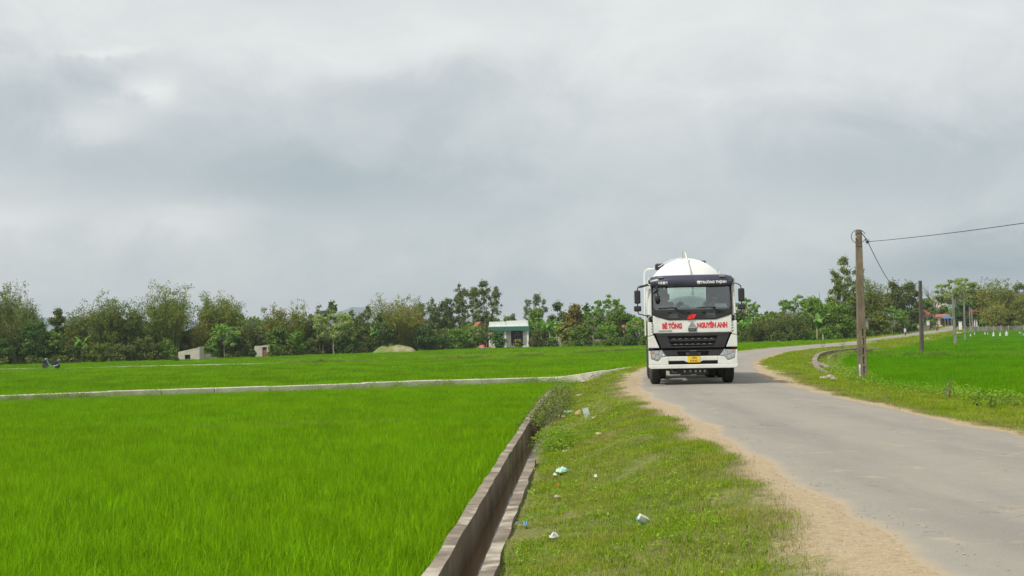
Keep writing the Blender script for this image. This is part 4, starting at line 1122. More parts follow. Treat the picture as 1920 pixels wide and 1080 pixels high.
# chrome emblem
em = MB()
em.prism([(-.015, 1.80), (-.105, 1.655), (-.015, 1.68)], .015, .04).prism([(.015, 1.80), (.105, 1.655), (.015, 1.68)], .015, .04).prism([(-.12, 1.64), (0, 1.675), (.12, 1.64), (.10, 1.60), (-.10, 1.60)], .018, .04)
em.build('emblem', M['chrome'], T)
MB().prism([(-.12, 1.60), (.12, 1.60), (.11, 1.515), (-.11, 1.515)], .02, .045).build('emblem_base', M['blackp'], T)
textmesh('CNHTC', .06, M['silver'], 'lettering', T, (0, .017, 1.556), 1.0, .001, .002)
# grille
g = MB(); g.prism([(-1.045, 1.465), (1.045, 1.465), (.88, 1.06), (-.88, 1.06)], .10, .16); g.build('grille_back', M['blackm'], T)
g = MB()
g.prism([(-1.05, 1.465), (1.05, 1.465), (1.012, 1.385), (-1.012, 1.385)], .015, .10)
g.prism([(-1.012, 1.384), (-.70, 1.384), (-.60, 1.10), (-.90, 1.10)], .02, .10); g.prism([(1.012, 1.384), (.70, 1.384), (.60, 1.10), (.90, 1.10)], .02, .10)
g.prism([(-.645, 1.275), (.645, 1.275), (.625, 1.235), (-.625, 1.235)], .022, .10)
g.prism([(-.90, 1.099), (.90, 1.099), (.885, 1.055), (-.885, 1.055)], .02, .10)
g.build('grille', M['blackp'], T, bevel=.006)
for z0, xw in ((1.285, .66), (1.135, .61)):
    b = MB(); b.box(-xw, xw, .03, .09, z0, z0 + .016)
    b.build('grille_bar', M['chassis'], T, bevel=.004)
    for k in range(7):
        xk = -xw + .13 + k * (2*xw - .26) / 6
        MB().prism([(xk - .055, z0 + .017), (xk + .055, z0 + .017), (xk, z0 + .034)], .034, .08).build('grille_fin', M['silver'], T)
mb = MB()
for k in range(24): mb.box(-.66 + k*.055, -.655 + k*.055, .096, .102, 1.11, 1.375)
for k in range(9): mb.box(-.68, .68, .094, .1, 1.12 + k*.03, 1.124 + k*.03)
tag(mb.build('radiator_mesh', M['chassis'], T), kind='stuff')
# lower black trim with centre recess
l = MB()
l.prism([(-.86, .985), (-.47, .985), (-.40, .82), (-.76, .82)], .005, .10); l.prism([(.86, .985), (.47, .985), (.40, .82), (.76, .82)], .005, .10)
l.prism([(-.47, .985), (.47, .985), (.455, .95), (-.455, .95)], .01, .10)
l.build('lower_grille', M['blackp'], T, bevel=.006)
MB().box(-.9, .9, .12, .2, .80, 1.06).build('radiator_support', M['blackm'], T)
MB().prism([(-.21, .93), (.23, .93), (.20, .84), (-.18, .84)], .03, .08).build('tow_bracket', M['chassis'], T, bevel=.01)
MB().box(-.11, .15, .018, .029, .865, .905).build('tow_slot', M['blackm'], T)
textmesh('HOWO', .035, M['silver'], 'lettering', T, (.01, .006, .967), 1.5, .001, .002)
# bumper
b = MB()
b.prism([(-1.24, .985), (-1.19, .985), (-1.165, .745), (-.97, .675), (-.885, .79), (-.74, .815), (-.69, .815), (-.69, .59), (-1.24, .59)], -.02, .30)
b.prism([(1.24, .985), (1.19, .985), (1.165, .745), (.97, .675), (.885, .79), (.74, .815), (.69, .815), (.69, .59), (1.24, .59)], -.02, .30)
b.prism([(-.69, .815), (.69, .815), (.69, .69), (.27, .69), (.22, .655), (-.20, .655), (-.25, .69), (-.69, .69)], -.018, .12)
b.prism([(-1.245, .589), (1.245, .589), (1.245, .515), (1.19, .475), (-1.19, .475), (-1.245, .515)], -.03, .30)
b.build('bumper', M['white'], T, bevel=.015)
MB().box(-.68, .68, .06, .12, .59, .70).build('bumper_intake', M['blackm'], T)
MB().box(-.155, .195, -.035, -.02, .64, .815).build('number_plate', M['plate'], T, bevel=.004)
plate = T.children[-1]
textmesh('73H', .078, M['blackm'], 'lettering', plate, (.03, -.0365, .770), 1.0, .001, .001)
textmesh('010.42', .078, M['blackm'], 'lettering', plate, (.02, -.0365, .688), 1.0, .001, .001)
# headlights
for s in (-1, 1):
    h = MB().prism([(s*1.185, .985), (s*.865, .995), (s*.745, .825), (s*.885, .795), (s*.97, .685), (s*1.16, .755)], -.005, .16).build('headlight', M['lampglass'], T, bevel=.01)
    for (x, z, r_) in ((1.02, .925, .052), (.90, .895, .048), (1.11, .835, .052), (1.00, .79, .05), (.83, .86, .036)):
        MB().lathe([(0, r_), (.006, r_ * .9), (-.004, r_ * .45), (.0, .01)], 'y', (s*x, -.012, z), 16).build('lamp', M['lampbowl'], h, smooth=True)
    MB().box(s*1.13 - .03, s*1.13 + .03, -.014, 0, .915, .965).build('indicator', M['amber'], h, bevel=.006)
# mirrors
for s in (-1, 1):
    cx = s * 1.535 if s < 0 else 1.40
    cx = s * (1.52 if s < 0 else 1.39)
    m1 = MB(); m1.box(cx - .088, cx + .088, .02, .14, 2.32, 2.70); m1.build('mirror', M['blackp'], T, bevel=.04, seg=3)
    m2 = MB(); m2.box(cx - .105, cx + .105, .01, .14, 2.10, 2.26); m2.build('mirror', M['blackp'], T, bevel=.04, seg=3)
    xo = cx - s * .0
    MB().tube([(s*1.18, .16, 2.83), (s*1.24, .12, 2.85), (cx - s*.09, .09, 2.82), (cx - s*.02, .09, 2.78), (xo, .09, 2.70), (xo, .09, 2.10), (cx - s*.03, .09, 2.03), (s*1.30, .12, 1.98), (s*1.20, .16, 1.97)], .016, 8).build('mirror_arm', M['blackp'], T, smooth=True)
    MB().box(*sorted((s*1.17, s*1.27)), .08, .18, 1.92, 2.0).build('mirror_bracket', M['blackp'], T, bevel=.01)
MB().tube([(-1.23, .14, 2.85), (-1.4, .02, 2.80), (-1.47, .0, 2.79)], .03, 8).build('mirror_bracket', M['blackp'], T, smooth=True)
MB().prism([(-1.13, 2.66), (-.97, 2.80), (-.93, 2.80), (-.96, 2.74)], -.10, -.02).build('mirror_bracket', M['blackp'], T, bevel=.01)
MB().tube([(-.97, -.06, 2.76), (-.955, -.07, 2.66), (-.965, -.07, 2.58)], .012, 6).build('kerb_mirror_arm', M['blackp'], T)
MB().ball((-.965, -.07, 2.47), .075, .045, .11, 16, 10).build('kerb_mirror', M['blackp'], T, smooth=True)
# wipers
for x0, x1, z1, xb in ((-.10, -.52, 2.15, -.98), (.97, .55, 2.15, -.02)):
    w = MB(); w.tube([(x0 - .08, -.005, 2.04), (x0 - .25, -.01, 2.10), (x1 + .02, .0, 2.19)], .012, 6)
    w.build('wiper', M['blackm'], T)
    MB().tube([(x1 - .42, .03, 2.175), (x1 - .1, .018, 2.19), (x1 + .12, .02, 2.185)], .010, 6).build('wiper_blade', M['blackm'], T)
for x0 in (-.62, -.10, .33, .72):
    MB().box(x0 - .05, x0 + .05, -.005, .03, 2.03, 2.08).build('wiper_pivot', M['blackm'], T, bevel=.01)
# interior
MB().box(-1.15, 1.15, .16, .62, 1.85, 2.17).build('dashboard', M['dash'], T, bevel=.04)
MB().prismx([(.28, 2.17), (.62, 2.17), (.60, 2.26), (.36, 2.22)], .38, 1.0).build('instrument_hood', M['dash'], T, bevel=.02)
MB().box(.62, 1.0, .20, .46, 2.176, 2.186).build('document', M['paper'], T)
T.children[-1].rotation_euler = (0, 0, 0)
MB().hexa([(.64, .14, 2.176), (1.0, .15, 2.176), (1.0, .152, 2.178), (.64, .142, 2.178), (.66, .22, 2.29), (.98, .23, 2.28), (.98, .232, 2.281), (.66, .222, 2.291)]).build('document', M['paper'], T)
st = MB(); import itertools
rg = [(math.cos(a) * .22, math.sin(a) * .22) for a in np.linspace(0, 2 * math.pi, 25)]
st.tube([(.68 + u_, .66 + v_ * .45, 2.22 + v_ * .75) for u_, v_ in rg], .016, 6); st.tube([(.68, .72, 2.20), (.68, .60, 2.0)], .03, 6); st.tube([(.48, .67, 2.2), (.88, .67, 2.2)], .015, 6)
st.build('steering_wheel', M['blackm'], T, smooth=True)
for x in (-.72, .68):
    s_ = empty('seat', (0, 0, 0)); s_.parent = T
    MB().box(x - .26, x + .26, .95, 1.45, 1.55, 1.72).build('cushion', M['seat'], s_, bevel=.05)
    MB().box(x - .25, x + .25, 1.40, 1.55, 1.70, 2.38).build('backrest', M['seat'], s_, bevel=.05)
    MB().box(x - .14, x + .14, 1.42, 1.54, 2.42, 2.62).build('headrest', M['seat'], s_, bevel=.04)
MB().box(-1.18, 1.18, .35, 1.95, 2.93, 2.97).build('headliner', M['dash'], T)
lo = MB()
lo.box(-1.186, -1.16, .35, 1.95, 1.0, 2.0); lo.box(1.16, 1.186, .35, 1.95, 1.0, 2.0); lo.box(-1.186, 1.186, 1.90, 1.955, 1.0, 2.2)
lo.box(-1.186, -.62, 1.9, 1.956, 2.2, 2.93); lo.box(.50, 1.186, 1.9, 1.956, 2.2, 2.93); lo.box(-.62, .5, 1.9, 1.956, 2.8, 2.93)
lo.build('cab_lining', M['dash'], T)
MB().box(-.60, .48, 1.99, 2.0, 2.21, 2.79).build('rear_window', M['glass'], T)
for s in (-1, 1): MB().box(*sorted((s*1.205, s*1.212)), .36, 1.55, 2.02, 2.88).build('side_window', M['glass'], T)
for x in (-.86, -.76): MB().lathe([(0, .034), (.004, .034)], 'y', (x, .165, 2.74), 14).build('windscreen_sticker', M['mint'] if x < -.8 else M['paper'], T)
MB().ball((-.30, .42, 2.27), .10, .08, .10, 12, 8).build('dashboard_ornament', M['blackp'], T, smooth=True)
MB().prism([(-.38, 2.175), (-.02, 2.175), (-.05, 2.24), (-.14, 2.27), (-.28, 2.25)], .30, .34).build('dashboard_tray', M['silver'], T, bevel=.01)
# chassis
ch = MB()
ch.box(-.45, -.36, .4, 9.0, .78, 1.02); ch.box(.36, .45, .4, 9.0, .78, 1.02)
for y in (1.0, 2.6, 4.2, 6.0, 8.4): ch.box(-.36, .36, y, y + .12, .80, 1.0)
ch.build('chassis_frame', M['chassis'], T)
MB().tube([(-.95, 1.45, .50), (-.55, 1.45, .42), (.55, 1.45, .42), (.95, 1.45, .50)], .075, 8).build('front_axle', M['chassis'], T, smooth=True)
MB().box(-.66, .42, .25, .33, .30, .45).box(-.35, -.05, .33, .8, .28, .52).box(.1, .38, .33, .9, .27, .5).build('under_guard', M['chassis'], T, bevel=.02)
mb = MB(); mb.tube([(-.60, .22, .46), (-.58, .2, .38), (-.52, .2, .36), (-.45, .2, .37)], .014, 6)
for x in (-.26, -.10, .05, .17, .30): mb.box(x, x + .05, .20, .23, .36, .42)
tag(mb.build('brake_line', M['silver'], T), kind='stuff')
MB().ball((0, 5.5, .55), .24, .22, .24, 14, 10).box(-.7, .7, 5.42, 5.58, .50, .62).build('rear_axle', M['chassis'], T, smooth=True)
MB().ball((0, 6.9, .55), .24, .22, .24, 14, 10).box(-.7, .7, 6.82, 6.98, .50, .62).build('rear_axle', M['chassis'], T, smooth=True)
def wheel(x, y, w_, steer=0):
    e_ = empty('wheel', (x, y, .515), steer); e_.parent = T
    r_ = .515; hw = w_ / 2
    prof = [(-hw, .30), (-hw, .44), (-hw + .02, .485), (-hw + .05, r_)]
    k_ = 5
    for i in range(k_):                                       # tread grooves
        a = -hw + .06 + i * (w_ - .12) / k_; bq = a + (w_ - .12) / k_
        prof += [(a + .004, r_), (bq - .012, r_), (bq - .010, r_ - .014), (bq, r_ - .014)]
    prof += [(hw - .05, r_), (hw - .02, .485), (hw, .44), (hw, .30)]
    MB().lathe(prof, 'x', (0, 0, 0), 40).build('tyre', M['tyre'], e_)
    MB().lathe([(-hw + .02, .30), (-hw + .05, .28), (-.02, .16), (-.06, .12), (.06, .12), (.02, .16), (hw - .05, .28), (hw - .02, .30)], 'x', (0, 0, 0), 24).build('rim', M['silver'], e_, smooth=True)
    return e_
for s in (-1, 1): wheel(s * 1.045, 1.45, .30, R(2))
for y in (5.5, 6.9):
    for x in (-1.10, -.78, .78, 1.10): wheel(x, y, .27)
for s in (-1, 1):
    MB().prismx([(.80, .98), (.85, .60), (.90, .60), (.92, .96), (2.02, .96), (2.05, .60), (2.10, .60), (2.12, .98)], *sorted((s*.82, s*1.22))).build('mudguard', M['blackp'], T)
    MB().box(*sorted((s*.70, s*1.18)), 2.4, 3.9, .50, 1.0).build('fuel_tank' if s > 0 else 'battery_box', M['chassis'], T, bevel=.06)
    MB().box(*sorted((s*.62, s*1.24)), 4.85, 7.55, 1.09, 1.13).build('rear_fender', M['blackp'], T, bevel=.01)
    MB().box(*sorted((s*.68, s*1.20)), 7.56, 7.58, .30, 1.1).build('mudflap', M['blackm'], T)
# bulk tank
tz, tr = 2.52, 1.215
prof = [(2.28, .02), (2.30, .35), (2.37, .72), (2.50, 1.0), (2.62, 1.10), (2.66, 1.135), (2.68, 1.10), (3.5, tr - .03), (3.52, tr), (3.58, tr), (3.60, tr - .02), (5.6, tr), (5.62, tr + .02), (5.68, tr + .02), (5.7, tr), (7.8, tr - .03), (8.3, 1.05), (8.55, .7), (8.65, .02)]
tank = MB().lathe(prof, 'y', (0, 0, tz), 56).build('tank', M['tankwhite'], T, smooth=True)
for y in (3.0, 5.2, 7.4):
    MB().prism([(-.95, 1.55), (-.55, 1.02), (.55, 1.02), (.95, 1.55), (.5, 1.36), (-.5, 1.36)], y, y + .10).build('saddle', M['tankwhite'], T)
MB().tube([(.10, 2.23, 2.6), (.05, 2.30, 3.35), (-.02, 2.52, 3.72), (-.06, 2.55, 3.88)], .022, 8).build('vent_pipe', M['tankwhite'], T, smooth=True)
MB().tube([(-.20, 2.7, 3.68), (-.14, 2.7, 3.70), (-.12, 2.6, 3.92)], .015, 6).build('valve', M['cream'], T)
MB().tube([(-.85, 3.1, 3.48), (-.5, 2.9, 3.66), (-.15, 2.7, 3.72)], .012, 6).build('air_line', M['tankwhite'], T)
for s, a in ((-1, -.80), (1, .47)):
    MB().box(a - .14, a + .14, 3.6, 3.95, 3.40 if s < 0 else 3.52, 3.60 if s < 0 else 3.66).build('hatch_cover', M['blackp'], T, bevel=.04)
MB().tube([(-1.28, 3.2, 1.4), (-1.28, 3.2, 3.30), (-1.24, 3.2, 3.38), (-1.16, 3.2, 3.42), (-.98, 3.2, 3.42)], .024, 8).build('handrail', M['tankwhite'], T, smooth=True)
MB().tube([(-1.28, 3.75, 1.4), (-1.28, 3.75, 3.30), (-1.22, 3.75, 3.40), (-.98, 3.75, 3.42)], .024, 8).build('handrail', M['tankwhite'], T, smooth=True)
for i in range(7): MB().tube([(-1.28, 3.2, 1.5 + i*.28), (-1.28, 3.75, 1.5 + i*.28)], .014, 6).build('ladder_rung', M['tankwhite'], T)
MB().tube([(.92, 4.4, 3.30), (.99, 4.4, 3.42), (1.06, 4.4, 3.36), (1.10, 4.4, 3.1)], .018, 6).build('lifting_loop', M['tankwhite'], T, smooth=True)
for s in (-1, 1): MB().box(*sorted((s*1.18, s*1.23)), 3.9, 8.2, .95, 1.2).build('side_skirt', M['chassis'], T, bevel=.01)
MB().tube([(-1.12, 2.20, 1.2), (-1.12, 2.20, 2.9)], .10, 12).build('air_intake', M['white'], T, smooth=True)

# ------------------------------------------------------------------ people
def skinned(name, J, E, mat, parent, sub=2, root=0):
    me = bpy.data.meshes.new(name); me.from_pydata([j[0] for j in J], E, [])
    o = link(name, me, mat, parent)
    md = o.modifiers.new('skin', 'SKIN'); md.use_smooth_shade = True
    for i, j in enumerate(J):
        rr_ = j[1] if isinstance(j[1], tuple) else (j[1], j[1])
        me.skin_vertices[0].data[i].radius = rr_; me.skin_vertices[0].data[i].use_root = (i == root)
    s = o.modifiers.new('sub', 'SUBSURF'); s.levels = sub; s.render_levels = sub
    return o
def person(loc, rz, label, parent_off, hands, feet, shirt, head_kind='hair', group=None, lean=0.0, trousers='navyshirt', turn=0.0):
    """seated figure facing -Y; origin at the seat under the pelvis; hands/feet give ankle and wrist targets"""
    root = empty('person', loc, rz, label, 'person', group)
    ly = -lean
    pel, spine, chest, neck = (0, 0, .10), (0, ly*.3, .28), (0, ly*.8, .46), (0, ly*1.1, .60)
    head0, head1 = (0, ly*1.15 - .01, .68), (0, ly*1.15 - .015, .80)
    J = [(pel, .115), (spine, .10), (chest, .115), (neck, .048), (head0, (.066, .075)), (head1, (.072, .085)), ((0, ly*1.15 - .10, .735), .014)]
    E = [(0, 1), (1, 2), (2, 3), (3, 4), (4, 5), (5, 6)]
    SJ = [(pel, .135), (spine, .125), (chest, .135), ((0, ly*1.05, .545), .075)]; SE = [(0, 1), (1, 2), (2, 3)]
    TJ = [(pel, .125)]; TE = []
    for i, s in enumerate((-1, 1)):
        sh = Vector((s*.185, ly*.95, .50)); ha = Vector(hands[i]); el = sh.lerp(ha, .5) + Vector((s*.10, .04, -.12))
        b = len(J); J += [(tuple(sh), .052), (tuple(el), .038), (tuple(ha), .028)]; E += [(2, b), (b, b+1), (b+1, b+2)]
        d = (ha - el).normalized(); palm = ha + d * .07; J.append((tuple(palm), (.036, .018))); E.append((b+2, b+3))
        side = d.cross(Vector((0, 0, 1))).normalized()
        for k_, (off, Lf) in enumerate(((-.028, .060), (-.010, .070), (.010, .066), (.027, .050))):
            q0 = palm + side * off + d * .025; q1 = q0 + d * Lf * .6 + Vector((0, 0, -.012)); q2 = q1 + d * Lf * .3 + Vector((0, 0, -.035))
            c = len(J); J += [(tuple(q0), .009), (tuple(q1), .009), (tuple(q2), .008)]; E += [(b+3, c), (c, c+1), (c+1, c+2)]
        c = len(J); th = ha + side * (-s*.035) + d*.03; J += [(tuple(th), .010), (tuple(th + d*.04 + side * (-s*.015)), .009)]; E += [(b+2, c), (c, c+1)]
        c = len(SJ); SJ += [(tuple(sh), .070), (tuple(el), .055), (tuple(el.lerp(ha, .45)), .048)]; SE += [(2, c), (c, c+1), (c+1, c+2)]
        hp = Vector((s*.09, 0, .09)); an = Vector(feet[i]); kn = Vector((s*.17, min(-.40, an.y * .9), .12 if an.z < -.2 else .2))
        c = len(TJ); TJ += [(tuple(hp), .09), (tuple(kn), .065), (tuple(an), .045)]; TE += [(0, c), (c, c+1), (c+1, c+2)]
        c = len(J); J += [(tuple(hp), .07), (tuple(kn), .05), (tuple(an), .036), (tuple(an + Vector((0, -.16, -.03))), .035)]; E += [(0, c), (c, c+1), (c+1, c+2), (c+2, c+3)]
    skinned('body', J, E, M['skin'], root); skinned('shirt', SJ, SE, M[shirt], root); skinned('trousers', TJ, TE, M[trousers], root)
    hy = ly*1.15 - .01
    for s in (-1, 1): MB().ball((s*.032, hy - .088, .765), .012, .008, .008, 8, 6).build('eye', M['hair'], root)
    if head_kind == 'hair':
        MB().ball((0, hy + .022, .815), .086, .095, .082, 16, 10).build('hair', M['hair'], root, smooth=True)
    else:
        MB().ball((0, hy + .01, .80), .125, .14, .125, 16, 10).build('helmet', M[head_kind], root, smooth=True)
        MB().ball((0, hy - .09, .765), .085, .045, .06, 12, 8).build('visor', M['dkglass'], root, smooth=True)
    return root
def twl(x, y, z):   # truck-local to world
    return truck.matrix_basis @ Vector((x, y, z)) if False else (Matrix.Translation(truck.location) @ Matrix.Rotation(R(-4.8), 4, 'Z') @ Vector((x, y, z)))
person(twl(.68, 1.20, 1.72), R(-4.8), 'driver in a yellow green shirt holding the steering wheel behind the windscreen', None,
       [(-.17, -.50, .42), (.17, -.50, .42)], [(-.14, -.62, -.50), (.14, -.62, -.50)], 'vest', lean=.08)
person(twl(-.72, 1.22, 1.72), R(-4.8), 'passenger in a pale grey shirt sitting across the cab from the driver', None,
       [(-.14, -.34, .16), (.14, -.34, .16)], [(-.14, -.62, -.50), (.14, -.62, -.50)], 'greyshirt', lean=.03)

# ------------------------------------------------------------------ motor scooters
def scooter(loc, rz, paint, label, group=None, trim='silver'):
    """front towards -X"""
    o = empty('motor_scooter', loc, rz, label, 'motorcycle', group)
    for x in (-.62, .62):
        w_ = empty('wheel', (x, 0, .28)); w_.parent = o
        MB().lathe([(-.04, .21), (-.045, .25), (-.02, .28), (.02, .28), (.045, .25), (.04, .21)], 'y', (0, 0, 0), 24).build('tyre', M['tyre'], w_, smooth=True)
        rim = MB(); rim.lathe([(-.03, .21), (-.03, .19), (.03, .19), (.03, .21)], 'y', (0, 0, 0), 24)
        for k in range(5): rim.tube([(0, 0, 0), (.2 * math.cos(k*1.257), 0, .2 * math.sin(k*1.257))], .015, 5)
        rim.build('rim', M['cardboard'], w_)
    MB().prism([(-.60, .95), (-.44, 1.0), (-.34, .70), (-.20, .36), (-.10, .28), (-.34, .26), (-.48, .45), (-.56, .62)], -.17, .17).build('front_shield', M[paint], o, bevel=.03)
    f = MB(); f.prism([(-.78, .52), (-.60, .60), (-.42, .50), (-.40, .40), (-.62, .57)], -.06, .06); f.build('front_fender', M[paint], o, bevel=.01)
    MB().tube([(-.62, .06, .28), (-.50, .05, .75)], .022, 6).tube([(-.62, -.06, .28), (-.50, -.05, .75)], .022, 6).build('fork', M['silver'], o)
    MB().box(-.60, -.42, -.12, .12, .92, 1.08).build('headlamp_cowl', M['whitep'], o, bevel=.04)
    MB().tube([(-.40, -.34, 1.02), (-.46, -.15, 1.03), (-.46, .15, 1.03), (-.40, .34, 1.02)], .018, 6).build('handlebar', M['blackp'], o)
    for s in (-1, 1):
        MB().tube([(-.44, s*.2, 1.03), (-.46, s*.28, 1.2)], .008, 5).build('mirror_stem', M['blackp'], o)
        MB().box(-.475, -.455, s*.28 - .05, s*.28 + .05, 1.17, 1.25).build('mirror', M['blackp'], o, bevel=.01)
    MB().box(-.42, .08, -.15, .15, .24, .33).build('floorboard', M['silver'], o, bevel=.02)
    b_ = MB(); b_.prism([(.0, .32), (.06, .66), (.30, .72), (.82, .80), (.78, .66), (.46, .48), (.34, .30)], -.13, .13); b_.build('rear_body', M[paint], o, bevel=.03)
    s_ = MB(); s_.prism([(-.02, .68), (.02, .75), (.30, .76), (.62, .86), (.66, .81), (.30, .70)], -.13, .13); s_.build('seat', M['blackm'], o, bevel=.03)
    MB().tube([(.60, .1, .84), (.88, .08, .92), (.88, -.08, .92), (.60, -.1, .84)], .02, 6).build('grab_rail', M['whitep'], o)
    MB().tube([(.20, -.14, .30), (.45, -.15, .30), (.75, -.15, .42)], [.03, .05, .045], 8).build('exhaust', M['silver'], o)
    MB().box(.15, .62, .05, .12, .28, .42).build('engine', M['silver'], o, bevel=.03)
    return o
p = Wz(96, 691.5, -1.40)
scooter((p.x, p.y, -1.40), R(3), 'bluep', 'dark blue scooter parked side-on on the concrete path at the far left')
def rider(px, py, paint, shirt, helm, label, plabel, group):
    p = W(px, py); head = math.atan2(-p.x - 1, -p.y)        # facing the camera, along the road
    # scooter front is -X: rotate so -X points towards the camera
    rz = math.atan2(p.y, p.x)
    tdir = Vector((float(rl(p.y - 4) - rl(p.y + 4)), -8, 0)).normalized(); rz = math.atan2(-tdir.y, -tdir.x)
    z = float(zroad(p.y)) + .03
    o = scooter((p.x, p.y, z), rz, paint, label, group)
    pr = person((p.x - tdir.x * -.0 - tdir.x * .25, p.y - tdir.y * .25, z + .74), rz + math.pi / 2 + math.pi, plabel, None,
                [(-.30, -.62, .28), (.30, -.62, .28)], [(-.16, -.35, -.44), (.16, -.35, -.44)], shirt, helm, 'people riding along the road', lean=.05)
    pr.rotation_euler.z = math.atan2(tdir.x, -tdir.y)
rider(1697.5, 629.5, 'whitep', 'navyshirt', 'navyshirt', 'white scooter ridden towards the camera, nearer of the two on the road', 'person in dark jacket riding the nearer scooter on the road', 'scooters coming along the road')
rider(1757, 620.5, 'redp', 'navyshirt', 'whitep', 'red scooter ridden towards the camera near the houses', 'person in dark jacket riding the farther red scooter', 'scooters coming along the road')

# ------------------------------------------------------------------ poles and cables
def pole(px, base_y, z, Hh, mat, label, wb=.30, wt=.19, slots=True, db=.22, rot=0.0, D=None):
    p = Wz(px, base_y, z) if D is None else at(px, D)
    root = empty('utility_pole', p, rot, label, 'utility pole', 'concrete utility poles along the right-hand field')
    mb = MB()
    n = 26; nslot = 12
    hw = lambda s: (wb + (wt - wb) * s) / 2
    hd = lambda s: (db + (.15 - db) * s) / 2
    if slots:
        s_top = .36
        # H section: two flanges joined by webs between rectangular openings, solid shaft above
        def col(x0f, x1f, s0, s1):
            P = []
            for s in (s0, s1):
                x0, x1, d = x0f * hw(s), x1f * hw(s), hd(s); z_ = Hh * s - (.25 if s == 0 else 0)
                P.append([(x0, -d, z_), (x1, -d, z_), (x1, d, z_), (x0, d, z_)])
            mb.hexa(P[0] + P[1])
        k_ = 6
        cx0, cx1 = .02, .42
        col(-1, cx0, 0, s_top); col(cx1, 1, 0, s_top)
        seg = s_top / k_
        for i in range(k_):
            a_ = i * seg; col(cx0, cx1, a_, a_ + seg * .26)
        col(-1, 1, s_top, 1.0)
    else:
        mb.hexa([(-hw(0), -hd(0), -.25), (hw(0), -hd(0), -.25), (hw(0), hd(0), -.25), (-hw(0), hd(0), -.25), (-hw(1), -hd(1), Hh), (hw(1), -hd(1), Hh), (hw(1), hd(1), Hh), (-hw(1), hd(1), Hh)])
    mb.build('shaft', M[mat], root, bevel=.012)
    return root, p
P1, p1 = pole(1617.5, 722, -.42, 5.22, 'pole', 'nearest concrete pole with rectangular slots and a cable loop at its top', .31, .19)
P2, p2 = pole(1729, 665.5, -.66, 5.15, 'pole_dark', 'dark slim concrete pole standing on a bund with stones at its foot', .26, .20, False, .2, .3)
mb = MB()
P3, p3 = pole(1791.5, 648.5, -.90, 5.2, 'pole_grey', 'grey leaning pole in the right rice field, third from the nearest pole', .30, .15, False, .2); P3.rotation_euler = (0, R(-1.7), 0)
P4, p4 = pole(1809.5, 641, -1.12, 5.1, 'pole_grey', 'pale grey upright pole in front of the red shed in the right field', .24, .17, False)
P5, p5 = pole(1818.5, 0, 0, 5.3, 'pole_grey', 'thin pale pole left of the red shed by the compound wall', .24, .17, False, D=292)
P6, p6 = pole(1824.5, 0, 0, 5.0, 'pole_grey', 'leaning pale pole touching the red shed by the compound wall', .30, .18, False, D=276); P6.rotation_euler = (0, R(-3.5), 0)
# small white plate with dark marks on pole 1
MB().box(-.140, -.082, -.124, -.118, .28, .70).build('number_strip', M['paper'], P1)
ns = P1.children[-1]; t_ = textmesh('H 5-07', .055, M['blackm'], 'lettering', ns, (-.112, -.1255, .49), 1, 0, .0005); t_.rotation_euler = (R(90), R(90), 0)
# pole head: coil, clamp, insulator
zt = 5.02; r_c = .24
MB().tube([(-.04 + r_c * math.cos(a), -.13, zt - .02 + r_c * .95 * math.sin(a)) for a in np.linspace(R(20), R(340), 22)] + [(.25, -.12, zt - .28), (.3, -.1, zt - .2)], .011, 6).build('cable_coil', M['wire'], P1, smooth=True)
MB().tube([(.05, -.14, zt + .12), (.16, -.13, zt - .02), (.26, -.12, zt - .16), (.30, -.1, zt - .2)], .014, 6).build('cable_coil', M['wire'], P1, smooth=True)
MB().box(-.16, -.11, -.15, -.10, zt - .07, zt - .01).build('insulator', M['wplastic'], P1, bevel=.01)
mb = MB()
for k in range(7):
    a = k * .9; mb.tube([(.27, -.1, zt - .20), (.27 + .09 * math.cos(a), -.1, zt - .18 + .09 * math.sin(a))], .009, 5)
mb.ball((.27, -.1, zt - .2), .045, .04, .045, 8, 6); mb.build('clamp', M['blackp'], P1)
def cable(a, b, sag, label, r=.014, n=28):
    a, b = Vector(a), Vector(b); pts = [a.lerp(b, t) - Vector((0, 0, sag * 4 * t * (1 - t))) - a for t in np.linspace(0, 1, n)]
    o = MB().tube(pts, r, 6).build('overhead_cable', M['wire'], smooth=True); o.location = a
    return tag(o, label, 'cable', 'overhead cables')
a = p1 + Vector((.28, -.1, zt - .2))
e_ = Wz(1960, 408, 0); Dn = 14.0
tgt = Vector((ray(2350, 348).x * 24, 24.0, ztop(2350, 348, 24)))
cable(a, tgt, .10, 'black overhead cable running from the nearest pole out of the picture on the right', .010)
cable(a, p2 + Vector((0, 0, 5.0)), 1.35, 'slack black cable sagging from the nearest pole back to the dark slim pole', .013)
cable(p2 + Vector((0, 0, 5.0)), p3 + Vector((-.15, 0, 5.1)), .9, 'thin cable between the dark slim pole and the grey leaning pole', .012)

